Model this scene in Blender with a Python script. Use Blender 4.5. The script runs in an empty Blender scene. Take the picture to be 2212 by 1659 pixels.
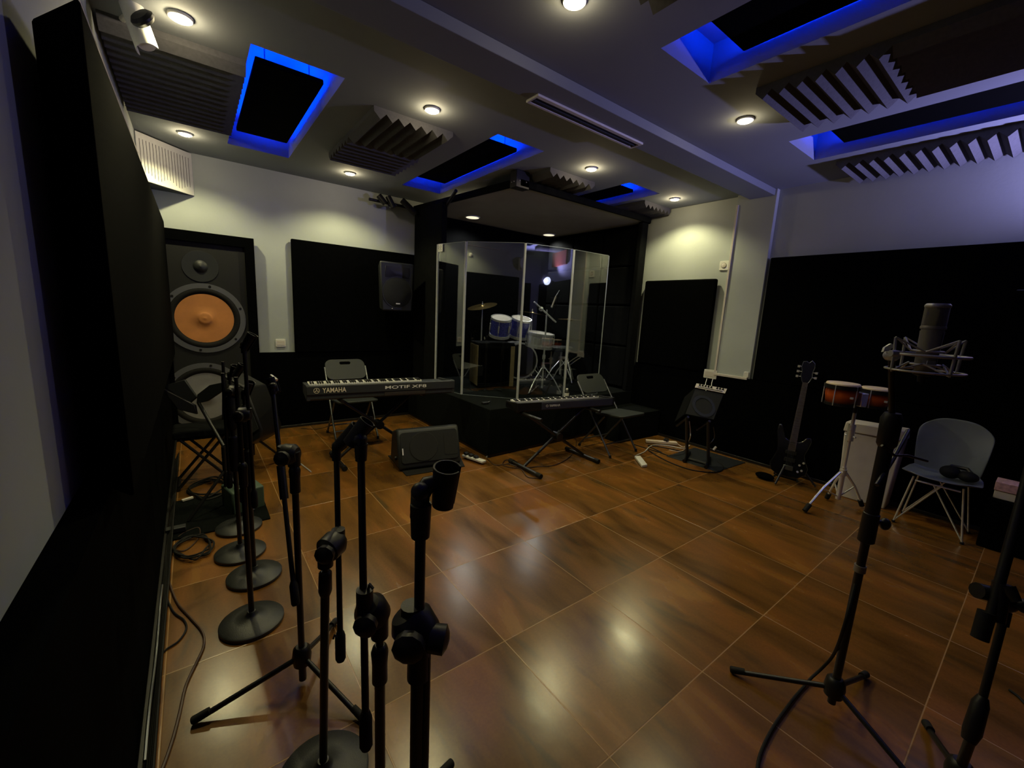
import bpy, bmesh, math, random
from mathutils import Vector, Matrix, noise
random.seed(7)
C = bpy.context.scene.collection
V = Vector
PI = math.pi

# ------------------------------------------------------------------ camera
FPX, PITCH, ROLL, YAW, CH = 896.537, .170762137, .0520338480, .656226463, 1.4583
_cp, _sp = math.cos(PITCH), math.sin(PITCH)
FW = V((math.sin(YAW)*_cp, math.cos(YAW)*_cp, -_sp))
_r0 = V((math.cos(YAW), -math.sin(YAW), 0)); _u0 = _r0.cross(FW)
RT = _r0*math.cos(ROLL) + _u0*math.sin(ROLL)
UP = _u0*math.cos(ROLL) - _r0*math.sin(ROLL)
CAMP = V((0, 0, CH))
cam = bpy.data.cameras.new('camera'); camo = bpy.data.objects.new('camera', cam); C.objects.link(camo)
cam.sensor_width = 36; cam.lens = 36*FPX/2212; cam.clip_start = .02
M = Matrix((RT, UP, -FW)).transposed().to_4x4(); M.translation = CAMP
camo.matrix_world = M
bpy.context.scene.camera = camo

def ray(x, y): return RT*((x-1106)/FPX) - UP*((y-829.5)/FPX) + FW
def PZ(x, y, z=0): r = ray(x, y); return CAMP + r*((z-CH)/r.z)      # point of the plane z = const
def PX(x, y, X): r = ray(x, y); return CAMP + r*(X/r.x)
def PY(x, y, Y): r = ray(x, y); return CAMP + r*(Y/r.y)
def AT(x, y, d): return CAMP + ray(x, y)*d

# ------------------------------------------------------------------ materials
def mat(name, col, rough=.6, metal=0, spec=.5, emit=None, estr=0, bump=None, var=None, coat=0):
    m = bpy.data.materials.new(name); m.use_nodes = True
    nt = m.node_tree; b = nt.nodes['Principled BSDF']
    b.inputs['Base Color'].default_value = (*col, 1); b.inputs['Roughness'].default_value = rough
    b.inputs['Metallic'].default_value = metal; b.inputs['Specular IOR Level'].default_value = spec
    if coat: b.inputs['Coat Weight'].default_value = coat; b.inputs['Coat Roughness'].default_value = .08
    if emit: b.inputs['Emission Color'].default_value = (*emit, 1); b.inputs['Emission Strength'].default_value = estr
    if bump or var:
        tc = nt.nodes.new('ShaderNodeTexCoord'); n = nt.nodes.new('ShaderNodeTexNoise')
        sc, st = bump or (40, 0)
        n.inputs['Scale'].default_value = sc; n.inputs['Detail'].default_value = 5
        nt.links.new(tc.outputs['Object'], n.inputs['Vector'])
        if bump:
            bp = nt.nodes.new('ShaderNodeBump'); bp.inputs['Strength'].default_value = st; bp.inputs['Distance'].default_value = .004
            nt.links.new(n.outputs['Fac'], bp.inputs['Height']); nt.links.new(bp.outputs['Normal'], b.inputs['Normal'])
        if var:
            n2 = nt.nodes.new('ShaderNodeTexNoise'); n2.inputs['Scale'].default_value = var[0]; n2.inputs['Detail'].default_value = 6
            nt.links.new(tc.outputs['Object'], n2.inputs['Vector'])
            rp = nt.nodes.new('ShaderNodeValToRGB'); rp.color_ramp.elements[0].position = .3; rp.color_ramp.elements[1].position = .7
            k = var[1]
            rp.color_ramp.elements[0].color = (*[c*(1-k) for c in col], 1); rp.color_ramp.elements[1].color = (*[min(1, c*(1+k)) for c in col], 1)
            nt.links.new(n2.outputs['Fac'], rp.inputs['Fac']); nt.links.new(rp.outputs['Color'], b.inputs['Base Color'])
    return m

PAINT = mat('wall_paint', (.41, .45, .455), .85, bump=(60, .12), var=(2.5, .05))
CEIL = mat('ceiling_paint', (.215, .24, .275), .9, bump=(80, .08), var=(1.5, .04))
FABRIC = mat('black_fabric', (.0013, .0015, .0018), 1, spec=.03, bump=(600, .4), var=(30, .25))
FABRIC2 = mat('charcoal_fabric', (.005, .0056, .006), 1, spec=.06, bump=(500, .4), var=(20, .25))
CARPET = mat('black_carpet', (.006, .0075, .0072), 1, spec=.05, bump=(900, .9), var=(120, .5))
FOAM = mat('grey_foam', (.10, .102, .11), .95, spec=.05, bump=(300, .12), var=(60, .1))
BLK = mat('black_plastic', (.008, .008, .009), .42, spec=.4, bump=(300, .05))
BLKR = mat('black_rubber', (.006, .006, .006), .75, spec=.3, bump=(200, .1))
BLKM = mat('black_powder_coat', (.006, .006, .007), .38, spec=.5, bump=(500, .05))
IRON = mat('cast_iron_black', (.016, .018, .019), .42, spec=.5, bump=(350, .2))
GRILLE = mat('dark_grille', (.012, .014, .016), .6, metal=.3, bump=(700, .8))
DGREY = mat('dark_grey_plastic', (.016, .019, .021), .5, bump=(400, .1))
CHAIRP = mat('folding_chair_plastic', (.016, .021, .022), .55, bump=(300, .1))
SHELL = mat('slate_plastic_shell', (.14, .165, .20), .38, spec=.5, var=(8, .08))
STEEL = mat('grey_steel', (.16, .17, .18), .35, metal=.9, bump=(200, .05))
CHROME = mat('chrome', (.85, .86, .88), .26, metal=.68, var=(30, .05))
NICKEL = mat('satin_nickel', (.24, .225, .19), .45, metal=.45, bump=(400, .1))
CRADLE = mat('cradle_metal', (.46, .47, .46), .4, metal=.5, var=(50, .1))
GRILLEM = mat('microphone_mesh', (.17, .16, .14), .55, metal=.45, bump=(1500, 1.0))
WHITE = mat('white_plastic', (.72, .72, .70), .4, var=(20, .04))
OFFW = mat('offwhite_board', (.60, .56, .53), .7, bump=(90, .2), var=(10, .05))
CREAM = mat('cream_drumhead', (.75, .62, .48), .5, var=(15, .06))
RINGM = mat('grey_driver_ring', (.11, .115, .13), .5, metal=.2, bump=(300, .1))
CONE = mat('orange_woven_cone', (.62, .24, .06), .55, bump=(900, .6), var=(7, .12))
CONE2 = mat('grey_woven_cone', (.22, .22, .23), .55, bump=(900, .6), var=(7, .12))
WOODT = mat('tan_veneer', (.25, .185, .09), .5, bump=(60, .1), var=(14, .2))
SHELLB = mat('blue_sparkle_shell', (.05, .055, .30), .18, spec=.8, bump=(900, .2), coat=.8, var=(90, .5))
BRONZE = mat('bronze_cymbal', (.30, .22, .09), .3, metal=1, bump=(120, .1))
BRN = mat('brown_cable', (.05, .022, .012), .5, var=(40, .2))
REDB = mat('terracotta_board', (.30, .07, .035), .6, var=(10, .1))
LETTER = mat('pale_lettering', (.85, .76, .6), .5, var=(60, .03))
LETTERW = mat('silver_lettering', (.85, .85, .87), .4, var=(60, .03))
KEYW = mat('white_keys', (.80, .80, .78), .25, coat=.3, var=(60, .02))
KBODY = mat('keyboard_shell', (.028, .032, .038), .42, bump=(500, .1))
KBLUE = mat('keyboard_blue_grey_shell', (.035, .04, .07), .45, bump=(500, .1))
FRET = mat('fretboard', (.10, .075, .07), .5, var=(60, .3))
GUITB = mat('black_lacquer', (.006, .006, .008), .12, spec=.6, coat=.6, var=(40, .2))
GREEN = mat('green_grey_plastic', (.05, .085, .06), .6, bump=(200, .1))
PINK = mat('pink_card', (.55, .33, .36), .7, var=(50, .3))
SKIRT = mat('skirting_black', (.009, .009, .009), .4, var=(20, .2))
SUNB = bpy.data.materials.new('sunburst_lacquer')

def nodes_sunburst():
    m = SUNB; m.use_nodes = True; nt = m.node_tree; b = nt.nodes['Principled BSDF']
    tc = nt.nodes.new('ShaderNodeTexCoord'); sp = nt.nodes.new('ShaderNodeSeparateXYZ'); rp = nt.nodes.new('ShaderNodeValToRGB')
    nt.links.new(tc.outputs['Generated'], sp.inputs[0]); nt.links.new(sp.outputs['Z'], rp.inputs['Fac'])
    e = rp.color_ramp.elements; e[0].color = (.02, .004, .002, 1); e[0].position = .08; e[1].color = (.02, .004, .002, 1); e[1].position = .92
    k = e.new(.5); k.color = (.42, .075, .015, 1)
    nt.links.new(rp.outputs['Color'], b.inputs['Base Color']); b.inputs['Roughness'].default_value = .2
nodes_sunburst()

def floor_material():
    m = bpy.data.materials.new('terracotta_tile_floor'); m.use_nodes = True; nt = m.node_tree; b = nt.nodes['Principled BSDF']
    N = nt.nodes.new; Lk = nt.links.new
    def vm(op, a, bb=None):
        n = N('ShaderNodeVectorMath'); n.operation = op
        Lk(a, n.inputs[0]) if not isinstance(a, tuple) else setattr(n.inputs[0], 'default_value', a)
        if bb is not None:
            Lk(bb, n.inputs[1]) if not isinstance(bb, tuple) else setattr(n.inputs[1], 'default_value', bb)
        return n.outputs[0]
    def mt(op, a, bb=0.0, c=None):
        n = N('ShaderNodeMath'); n.operation = op
        for i, q in enumerate((a, bb, c)):
            if q is None: continue
            if isinstance(q, (int, float)): n.inputs[i].default_value = q
            else: Lk(q, n.inputs[i])
        return n.outputs[0]
    tc = N('ShaderNodeTexCoord').outputs['Object']
    g = vm('MULTIPLY', vm('SUBTRACT', tc, (.425, 3.686, 0)), (1/.6, 1/.6, 0))
    fl = vm('FLOOR', g); fr = vm('SUBTRACT', g, fl)
    sp = N('ShaderNodeSeparateXYZ'); Lk(fr, sp.inputs[0])
    ex = mt('MINIMUM', sp.outputs[0], mt('SUBTRACT', 1.0, sp.outputs[0])); ey = mt('MINIMUM', sp.outputs[1], mt('SUBTRACT', 1.0, sp.outputs[1]))
    edge = mt('MINIMUM', ex, ey)
    mr = N('ShaderNodeMapRange'); Lk(edge, mr.inputs[0]); mr.inputs[1].default_value = .002; mr.inputs[2].default_value = .005
    mr.inputs[3].default_value = 1; mr.inputs[4].default_value = 0; grout = mr.outputs[0]
    wn = N('ShaderNodeTexWhiteNoise'); wn.noise_dimensions = '3D'; Lk(fl, wn.inputs['Vector'])
    off = vm('MULTIPLY', wn.outputs['Color'], (23, 31, 17))
    p = vm('ADD', vm('MULTIPLY', tc, (5.5, 1.35, 1)), off)
    def nz(v, sc, det=5, dist=0):
        n = N('ShaderNodeTexNoise'); Lk(v, n.inputs['Vector']); n.inputs['Scale'].default_value = sc; n.inputs['Detail'].default_value = det
        n.inputs['Distortion'].default_value = dist; return n.outputs['Fac']
    a = nz(p, 1.0, 7, .6)
    r1 = N('ShaderNodeValToRGB'); Lk(a, r1.inputs['Fac']); e = r1.color_ramp.elements
    e[0].position = .28; e[0].color = (.085, .038, .010, 1); e[1].position = .74; e[1].color = (.27, .120, .020, 1)
    k = e.new(.48); k.color = (.155, .070, .014, 1); k = e.new(.6); k.color = (.21, .082, .015, 1)
    # grey green burnt streaks, elongated along the tile
    q = vm('ADD', vm('MULTIPLY', tc, (7, 1.6, 1)), vm('MULTIPLY', wn.outputs['Color'], (61, 47, 5)))
    s = nz(q, .9, 4, .3)
    r2 = N('ShaderNodeValToRGB'); Lk(s, r2.inputs['Fac']); e = r2.color_ramp.elements
    e[0].position = .62; e[0].color = (0, 0, 0, 1); e[1].position = .72; e[1].color = (1, 1, 1, 1)
    mx = N('ShaderNodeMix'); mx.data_type = 'RGBA'; Lk(mt('MULTIPLY', r2.outputs['Color'], .62), mx.inputs['Factor'])
    Lk(r1.outputs['Color'], mx.inputs['A']); mx.inputs['B'].default_value = (.040, .034, .016, 1)
    # speckle and per tile tint
    f = nz(tc, 90, 3)
    hs = N('ShaderNodeHueSaturation'); Lk(mx.outputs['Result'], hs.inputs['Color'])
    Lk(mt('ADD', mt('MULTIPLY', wn.outputs['Value'], .30), mt('ADD', mt('MULTIPLY', f, .35), .66)), hs.inputs['Value'])
    mg = N('ShaderNodeMix'); mg.data_type = 'RGBA'; Lk(mt('MULTIPLY', grout, .85), mg.inputs['Factor']); Lk(hs.outputs['Color'], mg.inputs['A'])
    mg.inputs['B'].default_value = (.40, .235, .10, 1)
    Lk(mg.outputs['Result'], b.inputs['Base Color'])
    Lk(mt('ADD', mt('MULTIPLY', a, .20), .145), b.inputs['Roughness'])
    bp = N('ShaderNodeBump'); bp.inputs['Strength'].default_value = .35; bp.inputs['Distance'].default_value = .002
    Lk(mt('SUBTRACT', mt('MULTIPLY', nz(tc, 14, 4), .6), grout), bp.inputs['Height']); Lk(bp.outputs['Normal'], b.inputs['Normal'])
    return m
FLOORM = floor_material()

def glass_material():
    m = bpy.data.materials.new('clear_acrylic'); m.use_nodes = True; nt = m.node_tree; nt.nodes.clear()
    o = nt.nodes.new('ShaderNodeOutputMaterial'); t = nt.nodes.new('ShaderNodeBsdfTransparent'); g = nt.nodes.new('ShaderNodeBsdfGlossy')
    t.inputs['Color'].default_value = (.90, .93, .93, 1); g.inputs['Roughness'].default_value = .015
    lw = nt.nodes.new('ShaderNodeLayerWeight'); lw.inputs['Blend'].default_value = .5
    pw = nt.nodes.new('ShaderNodeMath'); pw.operation = 'POWER'; pw.inputs[1].default_value = 4; nt.links.new(lw.outputs['Facing'], pw.inputs[0])
    fr = nt.nodes.new('ShaderNodeMath'); fr.operation = 'MULTIPLY_ADD'; fr.inputs[1].default_value = .6; fr.inputs[2].default_value = .17; nt.links.new(pw.outputs[0], fr.inputs[0])
    mx = nt.nodes.new('ShaderNodeMixShader')
    nt.links.new(fr.outputs[0], mx.inputs[0]); nt.links.new(t.outputs[0], mx.inputs[1]); nt.links.new(g.outputs[0], mx.inputs[2]); nt.links.new(mx.outputs[0], o.inputs[0])
    return m
GLASS = glass_material()
EDGE = mat('acrylic_edge', (.30, .34, .34), .25, spec=.8, var=(20, .05))
HINGE = mat('frosted_hinge', (.42, .44, .47), .35, spec=.6, var=(20, .05))

def emis(name, col, s):
    m = bpy.data.materials.new(name); m.use_nodes = True; nt = m.node_tree; nt.nodes.clear()
    o = nt.nodes.new('ShaderNodeOutputMaterial'); e = nt.nodes.new('ShaderNodeEmission')
    e.inputs[0].default_value = (*col, 1); e.inputs[1].default_value = s; nt.links.new(e.outputs[0], o.inputs[0]); return m
LAMPW = emis('warm_lamp', (1, .86, .62), 14)
LAMPB = emis('booth_lamp', (1, .88, .62), 1.1)
LAMPC = emis('cool_lamp', (.62, .68, 1), 5)
LEDB = emis('blue_led', (.0, .032, 1), 110)
PEAR = emis('pilot_light', (.9, .95, 1), 1.5)

# ------------------------------------------------------------------ mesh helpers
class MB:
    def __init__(s): s.v = []; s.f = []; s.p = []
    def add(s, vs, fs):
        o = len(s.v); s.p.append((o, o+len(vs), len(s.f), len(s.f)+len(fs))); s.v += [V(p) for p in vs]; s.f += [tuple(i+o for i in f) for f in fs]; return s
    def box(s, c, d, R=None):
        c = V(c); P = []
        for x, y, z in ((-1,-1,-1),(1,-1,-1),(1,1,-1),(-1,1,-1),(-1,-1,1),(1,-1,1),(1,1,1),(-1,1,1)):
            q = V((x*d[0]/2, y*d[1]/2, z*d[2]/2)); P.append(c + (R @ q if R else q))
        return s.add(P, [(0,3,2,1),(4,5,6,7),(0,1,5,4),(1,2,6,5),(2,3,7,6),(3,0,4,7)])
    def mm(s, a, b): return s.box([(a[i]+b[i])/2 for i in range(3)], [abs(b[i]-a[i]) for i in range(3)])
    def hexa(s, bot, top):      # four bottom and four top corners
        return s.add(list(bot)+list(top), [(0,3,2,1),(4,5,6,7),(0,1,5,4),(1,2,6,5),(2,3,7,6),(3,0,4,7)])
    def tube(s, pts, r, n=10):
        pts = [V(p) for p in pts]; rs = r if isinstance(r, (list, tuple)) else [r]*len(pts)
        rings = []; a = None
        for i, p in enumerate(pts):
            t = (pts[min(i+1, len(pts)-1)] - pts[max(i-1, 0)])
            if t.length < 1e-9: t = V((0, 0, 1))
            t.normalize()
            if a is None:
                a = t.orthogonal().normalized()
            else:
                a = (a - t*a.dot(t)); a = a.normalized() if a.length > 1e-6 else t.orthogonal().normalized()
            b = t.cross(a); rings.append([p + (a*math.cos(2*PI*k/n) + b*math.sin(2*PI*k/n))*rs[i] for k in range(n)])
        vs = [q for R in rings for q in R]; fs = []
        for i in range(len(pts)-1):
            for k in range(n): fs.append((i*n+k, i*n+(k+1) % n, (i+1)*n+(k+1) % n, (i+1)*n+k))
        fs.append(tuple(range(n-1, -1, -1))); fs.append(tuple((len(pts)-1)*n+k for k in range(n)))
        return s.add(vs, fs)
    def cyl(s, a, b, r, n=16, r2=None): return s.tube([a, b], [r, r if r2 is None else r2], n)
    def lathe(s, prof, o=(0,0,0), ax=(0,0,1), n=28, sx=1, ref=None):
        o = V(o); ax = V(ax).normalized(); a = V(ref).normalized() if ref else ax.orthogonal().normalized()
        a = (a - ax*a.dot(ax)).normalized(); b = ax.cross(a); vs = []; fs = []
        for r, h in prof:
            for k in range(n): vs.append(o + ax*h + (a*math.cos(2*PI*k/n)*sx + b*math.sin(2*PI*k/n))*r)
        for i in range(len(prof)-1):
            for k in range(n): fs.append((i*n+k, i*n+(k+1) % n, (i+1)*n+(k+1) % n, (i+1)*n+k))
        if prof[0][0] > 1e-6: fs.append(tuple(range(n-1, -1, -1)))
        if prof[-1][0] > 1e-6: fs.append(tuple((len(prof)-1)*n+k for k in range(n)))
        return s.add(vs, fs)
    def ring(s, r0, r1, h0, h1, o, ax, n=36):      # a flat washer
        return s.lathe([(r0, h0), (r1, h0), (r1, h1), (r0, h1), (r0, h0)], o, ax, n)._nocap(n)
    def _nocap(s, n): s.f = [f for f in s.f if len(f) != n or n <= 4]; return s
    def prism(s, poly, vec):
        poly = [V(p) for p in poly]; vec = V(vec); n = len(poly)
        return s.add(poly + [p+vec for p in poly], [tuple(range(n-1, -1, -1)), tuple(range(n, 2*n))] + [(i, (i+1) % n, n+(i+1) % n, n+i) for i in range(n)])
    def frame(s, outer, inner, vec):               # plate with one hole
        n = len(outer); vec = V(vec); A = [V(p) for p in outer]; B = [V(p) for p in inner]
        vs = A + B + [p+vec for p in A] + [p+vec for p in B]; fs = []
        for i in range(n):
            j = (i+1) % n
            fs += [(i, n+i, n+j, j), (2*n+i, 2*n+j, 3*n+j, 3*n+i), (i, j, 2*n+j, 2*n+i), (n+i, 3*n+i, 3*n+j, n+j)]
        return s.add(vs, fs)
    def ball(s, c, r, n=14, m=8, sc=(1,1,1)):
        prof = [(max(1e-5, r*math.sin(PI*i/m)), -r*math.cos(PI*i/m)) for i in range(m+1)]
        k = MB().lathe(prof, (0,0,0), (0,0,1), n)
        return s.add([V((p.x*sc[0], p.y*sc[1], p.z*sc[2])) + V(c) for p in k.v], k.f)
    def grid(s, fn, nu, nv, thick=0):
        P = [[fn(i/nu, j/nv) for j in range(nv+1)] for i in range(nu+1)]
        vs = [p for r in P for p in r]; w = nv+1
        fs = [(i*w+j, (i+1)*w+j, (i+1)*w+j+1, i*w+j+1) for i in range(nu) for j in range(nv)]
        return s.add(vs, fs)

def wm(o):
    m = o.matrix_basis.copy()
    return wm(o.parent) @ m if o.parent else m
def put(o, label, cat, group=None):
    o['label'] = label; o['category'] = cat
    if group: o['group'] = group
    return o
def thing(name, label, cat, loc=(0,0,0), rz=0, group=None):
    o = bpy.data.objects.new(name, None); C.objects.link(o); o.empty_display_size = .05
    o.location = loc; o.rotation_euler = (0, 0, rz)
    return put(o, label, cat, group)
def part(name, mb, material, parent=None, bevel=0, label=None, smooth=True, origin=None):
    me = bpy.data.meshes.new(name); bm = bmesh.new()
    vs = [bm.verts.new(p) for p in mb.v]
    for f in mb.f:
        try: bm.faces.new([vs[i] for i in f])
        except ValueError: pass
    bmesh.ops.remove_doubles(bm, verts=bm.verts, dist=1e-6)
    bmesh.ops.recalc_face_normals(bm, faces=bm.faces)
    o = bpy.data.objects.new(name, me); C.objects.link(o)
    if parent:
        o.parent = parent; bm.transform((wm(parent)).inverted())
    elif origin is not None:
        o.location = origin; bm.transform(Matrix.Translation(V(origin)).inverted())
    bm.to_mesh(me); bm.free()
    if smooth:
        me.shade_smooth(); me.set_sharp_from_angle(angle=math.radians(38))
    me.materials.append(material)
    if bevel:
        md = o.modifiers.new('bevel', 'BEVEL'); md.width = bevel; md.segments = 2; md.limit_method = 'ANGLE'; md.angle_limit = math.radians(40)
    if label: o['label'] = label
    return o
def parts(name, mb, *a, **k):          # every separate piece becomes a part of its own
    out = []
    for v0, v1, f0, f1 in mb.p:
        q = MB(); q.v = mb.v[v0:v1]; q.f = [tuple(i-v0 for i in f) for f in mb.f[f0:f1]]; out.append(part(name, q, *a, **k))
    return out
def solo(name, mb, material, label, cat, bevel=0, group=None, origin=None):
    if origin is None:
        xs = [p.x for p in mb.v]; ys = [p.y for p in mb.v]; zs = [p.z for p in mb.v]
        origin = ((min(xs)+max(xs))/2, (min(ys)+max(ys))/2, min(zs))
    return put(part(name, mb, material, None, bevel, origin=origin), label, cat, group)
def struct(name, mb, material, bevel=0, smooth=True):
    o = part(name, mb, material, None, bevel, smooth=smooth); o['kind'] = 'structure'; return o
def text_mesh(txt, material, parent, org, right, up, height, width=None, depth=.0012, name='lettering', shear=0, offset=0.0):
    cu = bpy.data.curves.new('t', 'FONT'); cu.body = txt; cu.size = 1; cu.extrude = .01; cu.shear = shear; cu.offset = offset
    to = bpy.data.objects.new('t', cu); C.objects.link(to)
    bpy.context.view_layer.update()
    me = bpy.data.meshes.new_from_object(to.evaluated_get(bpy.context.evaluated_depsgraph_get()))
    bpy.data.objects.remove(to); bpy.data.curves.remove(cu)
    xs = [v.co.x for v in me.vertices]; ys = [v.co.y for v in me.vertices]
    x0, x1, y0, y1 = min(xs), max(xs), min(ys), max(ys)
    sy = height/(y1-y0); sx = sy if width is None else width/(x1-x0)
    right = V(right).normalized(); up = V(up).normalized(); nn = right.cross(up)
    mb = MB(); vs = [V(org) + right*((v.co.x-x0)*sx) + up*((v.co.y-y0)*sy) + nn*(v.co.z/.01*depth) for v in me.vertices]
    mb.add(vs, [tuple(p.vertices) for p in me.polygons]); bpy.data.meshes.remove(me)
    return part(name, mb, material, parent, smooth=False)
def rrect(w, h, r, n=5, o=V((0,0,0)), ex=V((1,0,0)), ey=V((0,1,0))):
    pts = []
    for cx, cy, a0 in ((w/2-r, h/2-r, 0), (-w/2+r, h/2-r, PI/2), (-w/2+r, -h/2+r, PI), (w/2-r, -h/2+r, 1.5*PI)):
        for k in range(n+1):
            a = a0 + PI/2*k/n; pts.append(o + ex*(cx+r*math.cos(a)) + ey*(cy+r*math.sin(a)))
    return pts
def curve_pts(ctrl, per=8):
    P = [V(p) for p in ctrl]; P = [P[0]*2-P[1]] + P + [P[-1]*2-P[-2]]; out = []
    for i in range(1, len(P)-2):
        for k in range(per):
            t = k/per
            out.append(.5*((2*P[i]) + (P[i+1]-P[i-1])*t + (2*P[i-1]-5*P[i]+4*P[i+1]-P[i+2])*t*t + (3*P[i]-P[i-1]-3*P[i+1]+P[i+2])*t**3))
    out.append(P[-2]); return out
def spot(name, loc, tgt, energy, col, size, blend, radius, parent=None):
    l = bpy.data.lights.new(name, 'SPOT'); l.energy = energy; l.color = col; l.spot_size = math.radians(size); l.spot_blend = blend; l.shadow_soft_size = radius
    o = bpy.data.objects.new(name, l); C.objects.link(o)
    o.rotation_euler = (V(tgt)-V(loc)).to_track_quat('-Z', 'Y').to_euler(); o.location = loc
    if parent: o.parent = parent; o.matrix_parent_inverse = wm(parent).inverted()
    return o

# ------------------------------------------------------------------ the room
XL, XR, YB, YF, ZC = -.30, 4.74, 5.31, -1.6, 2.8
struct('floor', MB().mm((XL-.1, YF-.1, -.1), (XR+.1, YB+.1, 0)), FLOORM, smooth=False)
struct('wall_back', MB().mm((XL-.1, YB, 0), (XR+.1, YB+.1, 3.1)), PAINT, smooth=False)
struct('wall_left', MB().mm((XL-.1, YF, 0), (XL, YB, 3.1)), PAINT, smooth=False)
struct('wall_right', MB().mm((XR, YF, 0), (XR+.1, YB, 3.1)), PAINT, smooth=False)
struct('wall_front', MB().mm((XL-.1, YF-.1, 0), (XR+.1, YF, 3.1)), PAINT, smooth=False)
# ceiling with six light coves
COVX = [(.335, .82), (1.95, 2.425), (3.57, 4.09)]; COVY = [(-.42, 1.455), (2.875, 4.74)]
cb = MB()
xs = [XL] + [x for c in COVX for x in c] + [XR]; ys = [YF] + [y for c in COVY for y in c] + [YB]
for i in range(len(xs)-1):
    for j in range(len(ys)-1):
        if i % 2 and j % 2: continue
        cb.mm((xs[i], ys[j], ZC), (xs[i+1], ys[j+1], ZC+.20))
cb.mm((XL, YF, ZC+.20), (XR, YB, ZC+.3))
struct('ceiling', cb, CEIL, smooth=False)
struct('trim_1', MB().mm((XL, 1.96, 2.738), (XR, 2.20, ZC)), CEIL, .004, smooth=False)           # dropped ceiling beam
struct('trim_2', MB().mm((4.68, 1.94, .887), (XR, 2.326, ZC)), PAINT, .004, smooth=False)          # pilaster on the right wall
struct('trim_3', MB().mm((XL, 5.27, 0), (2.4, YB, .88)), FABRIC, smooth=False)
struct('trim_4', MB().mm((4.68, YF, 0), (XR, 3.4, .885)), FABRIC, smooth=False)
struct('trim_5', MB().mm((XL, YF, 0), (-.225, YB, .885)), FABRIC, smooth=False)
struct('baseboard_back', MB().mm((XL, 5.255, 0), (2.3, 5.27, .03)), SKIRT, .003)
struct('baseboard_right', MB().mm((4.665, YF, 0), (4.68, 2.95, .03)), SKIRT, .003)
struct('baseboard_left', MB().mm((-.225, YF, 0), (-.21, YB, .03)), SKIRT, .003)

# coves: suspended black panel and led strip
COVL = {(0, 0): 'left in the near row', (1, 0): 'middle in the near row', (2, 0): 'right in the near row',
        (0, 1): 'beside the foam against the left wall', (1, 1): 'just left of the drum booth roof', (2, 1): 'above the right part of the drum booth roof'}
for (i, j), wh in COVL.items():
    x0, x1 = COVX[i]; y0, y1 = COVY[j]
    t = thing('ceiling_cove_light', 'blue lit ceiling recess, ' + wh, 'ceiling light', ((x0+x1)/2, (y0+y1)/2, 2.86), group='blue lit ceiling recesses')
    part('panel', MB().mm((x0+.055, y0+.32, 2.862), (x1-.045, y1-.20, 2.895)), FABRIC, t, .006)
    hb = MB()
    for yy in (y0+.42, y1-.30):
        hb.cyl((x0+.12, yy, 2.89), (x0+.12, yy, 3.0), .004, 8); hb.cyl((x1-.11, yy, 2.89), (x1-.11, yy, 3.0), .004, 8)
    parts('hanger_rod', hb, STEEL, t)
    lb = MB(); z0, z1 = 2.8955, 2.903; e = .018
    u0, u1, v0, v1 = x0+.095, x1-.085, y0+.37, y1-.24
    lb.frame([V((u0, v0, z0)), V((u1, v0, z0)), V((u1, v1, z0)), V((u0, v1, z0))], [V((u0+.02, v0+.02, z0)), V((u1-.02, v0+.02, z0)), V((u1-.02, v1-.02, z0)), V((u0+.02, v1-.02, z0))], (0, 0, z1-z0))
    part('led_strip', lb, LEDB, t)

# downlights
DL = [(.04, 2.86, 'nearest the white security camera'), (.04, 4.73, 'beside the corner grille'), (1.39, 2.86, 'in front of the jagged foam block'),
      (1.39, 4.75, 'above the back wall panel'), (1.395, 1.51, 'cut by the top edge of the picture'), (3.0, 2.87, 'in front of the drum booth'),
      (4.36, 2.865, 'over the pale right end wall of the booth'), (3.0, 1.51, 'at the corner of the pale ridged foam'), (2.86, 4.75, 'hidden above the left part of the booth roof')]
for x, y, wh in DL:
    t = thing('downlight', 'small round warm ceiling downlight ' + wh, 'ceiling light', (x, y, 2.79), group='warm ceiling downlights')
    part('trim_ring', MB().lathe([(.044, -.001), (.049, -.003), (.052, 0), (.052, .009), (.044, .009)], (x, y, 2.7905), (0,0,1), 24), WHITE, t)
    part('lens', MB().lathe([(.0001, .0), (.040, -.001), (.044, .004), (.0001, .006)], (x, y, 2.7835), (0,0,1), 20), LAMPW, t)
    spot('lamp', (x, y, 2.772), (x, y, 0), {1.51: 8 if x < 2 else 20}.get(y, 46), (1, .90, .46), 134, .5, .03, t)
    gl = bpy.data.lights.new('glow', 'POINT'); gl.energy = 2.4 if y > 2 else 1.2; gl.color = (1, .80, .45); gl.shadow_soft_size = .02
    go = bpy.data.objects.new('glow', gl); C.objects.link(go); go.location = (x, y, 2.752); go.parent = t; go.matrix_parent_inverse = wm(t).inverted()

# cool lamp near the right hand wall, out of the frame
t = thing('wall_floodlight', 'round cool white floodlight on the near end of the right wall', 'lamp', (4.66, -.6, 2.15))
ax = V((-.72, .62, .1)).normalized()
part('bracket', MB().tube([(4.74, -.66, 2.15), (4.62, -.62, 2.15)], .012), BLK, t)
part('housing', MB().lathe([(.02, -.09), (.07, -.07), (.09, -.01), (.095, .01), (.088, .01), (.085, 0), (.0001, 0)], (4.56, -.58, 2.15), ax, 28), BLK, t)
part('lens', MB().lathe([(.0001, .004), (.084, .004), (.084, .001), (.0001, .001)], (4.56, -.58, 2.15), ax, 28), LAMPC, t)
fp = V((4.56, -.58, 2.15)) + ax*.06
spot('flood', fp, fp + V((-.47, .60, .95)), 250, (.46, .42, 1.0), 146, 1, .03, t)

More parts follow.
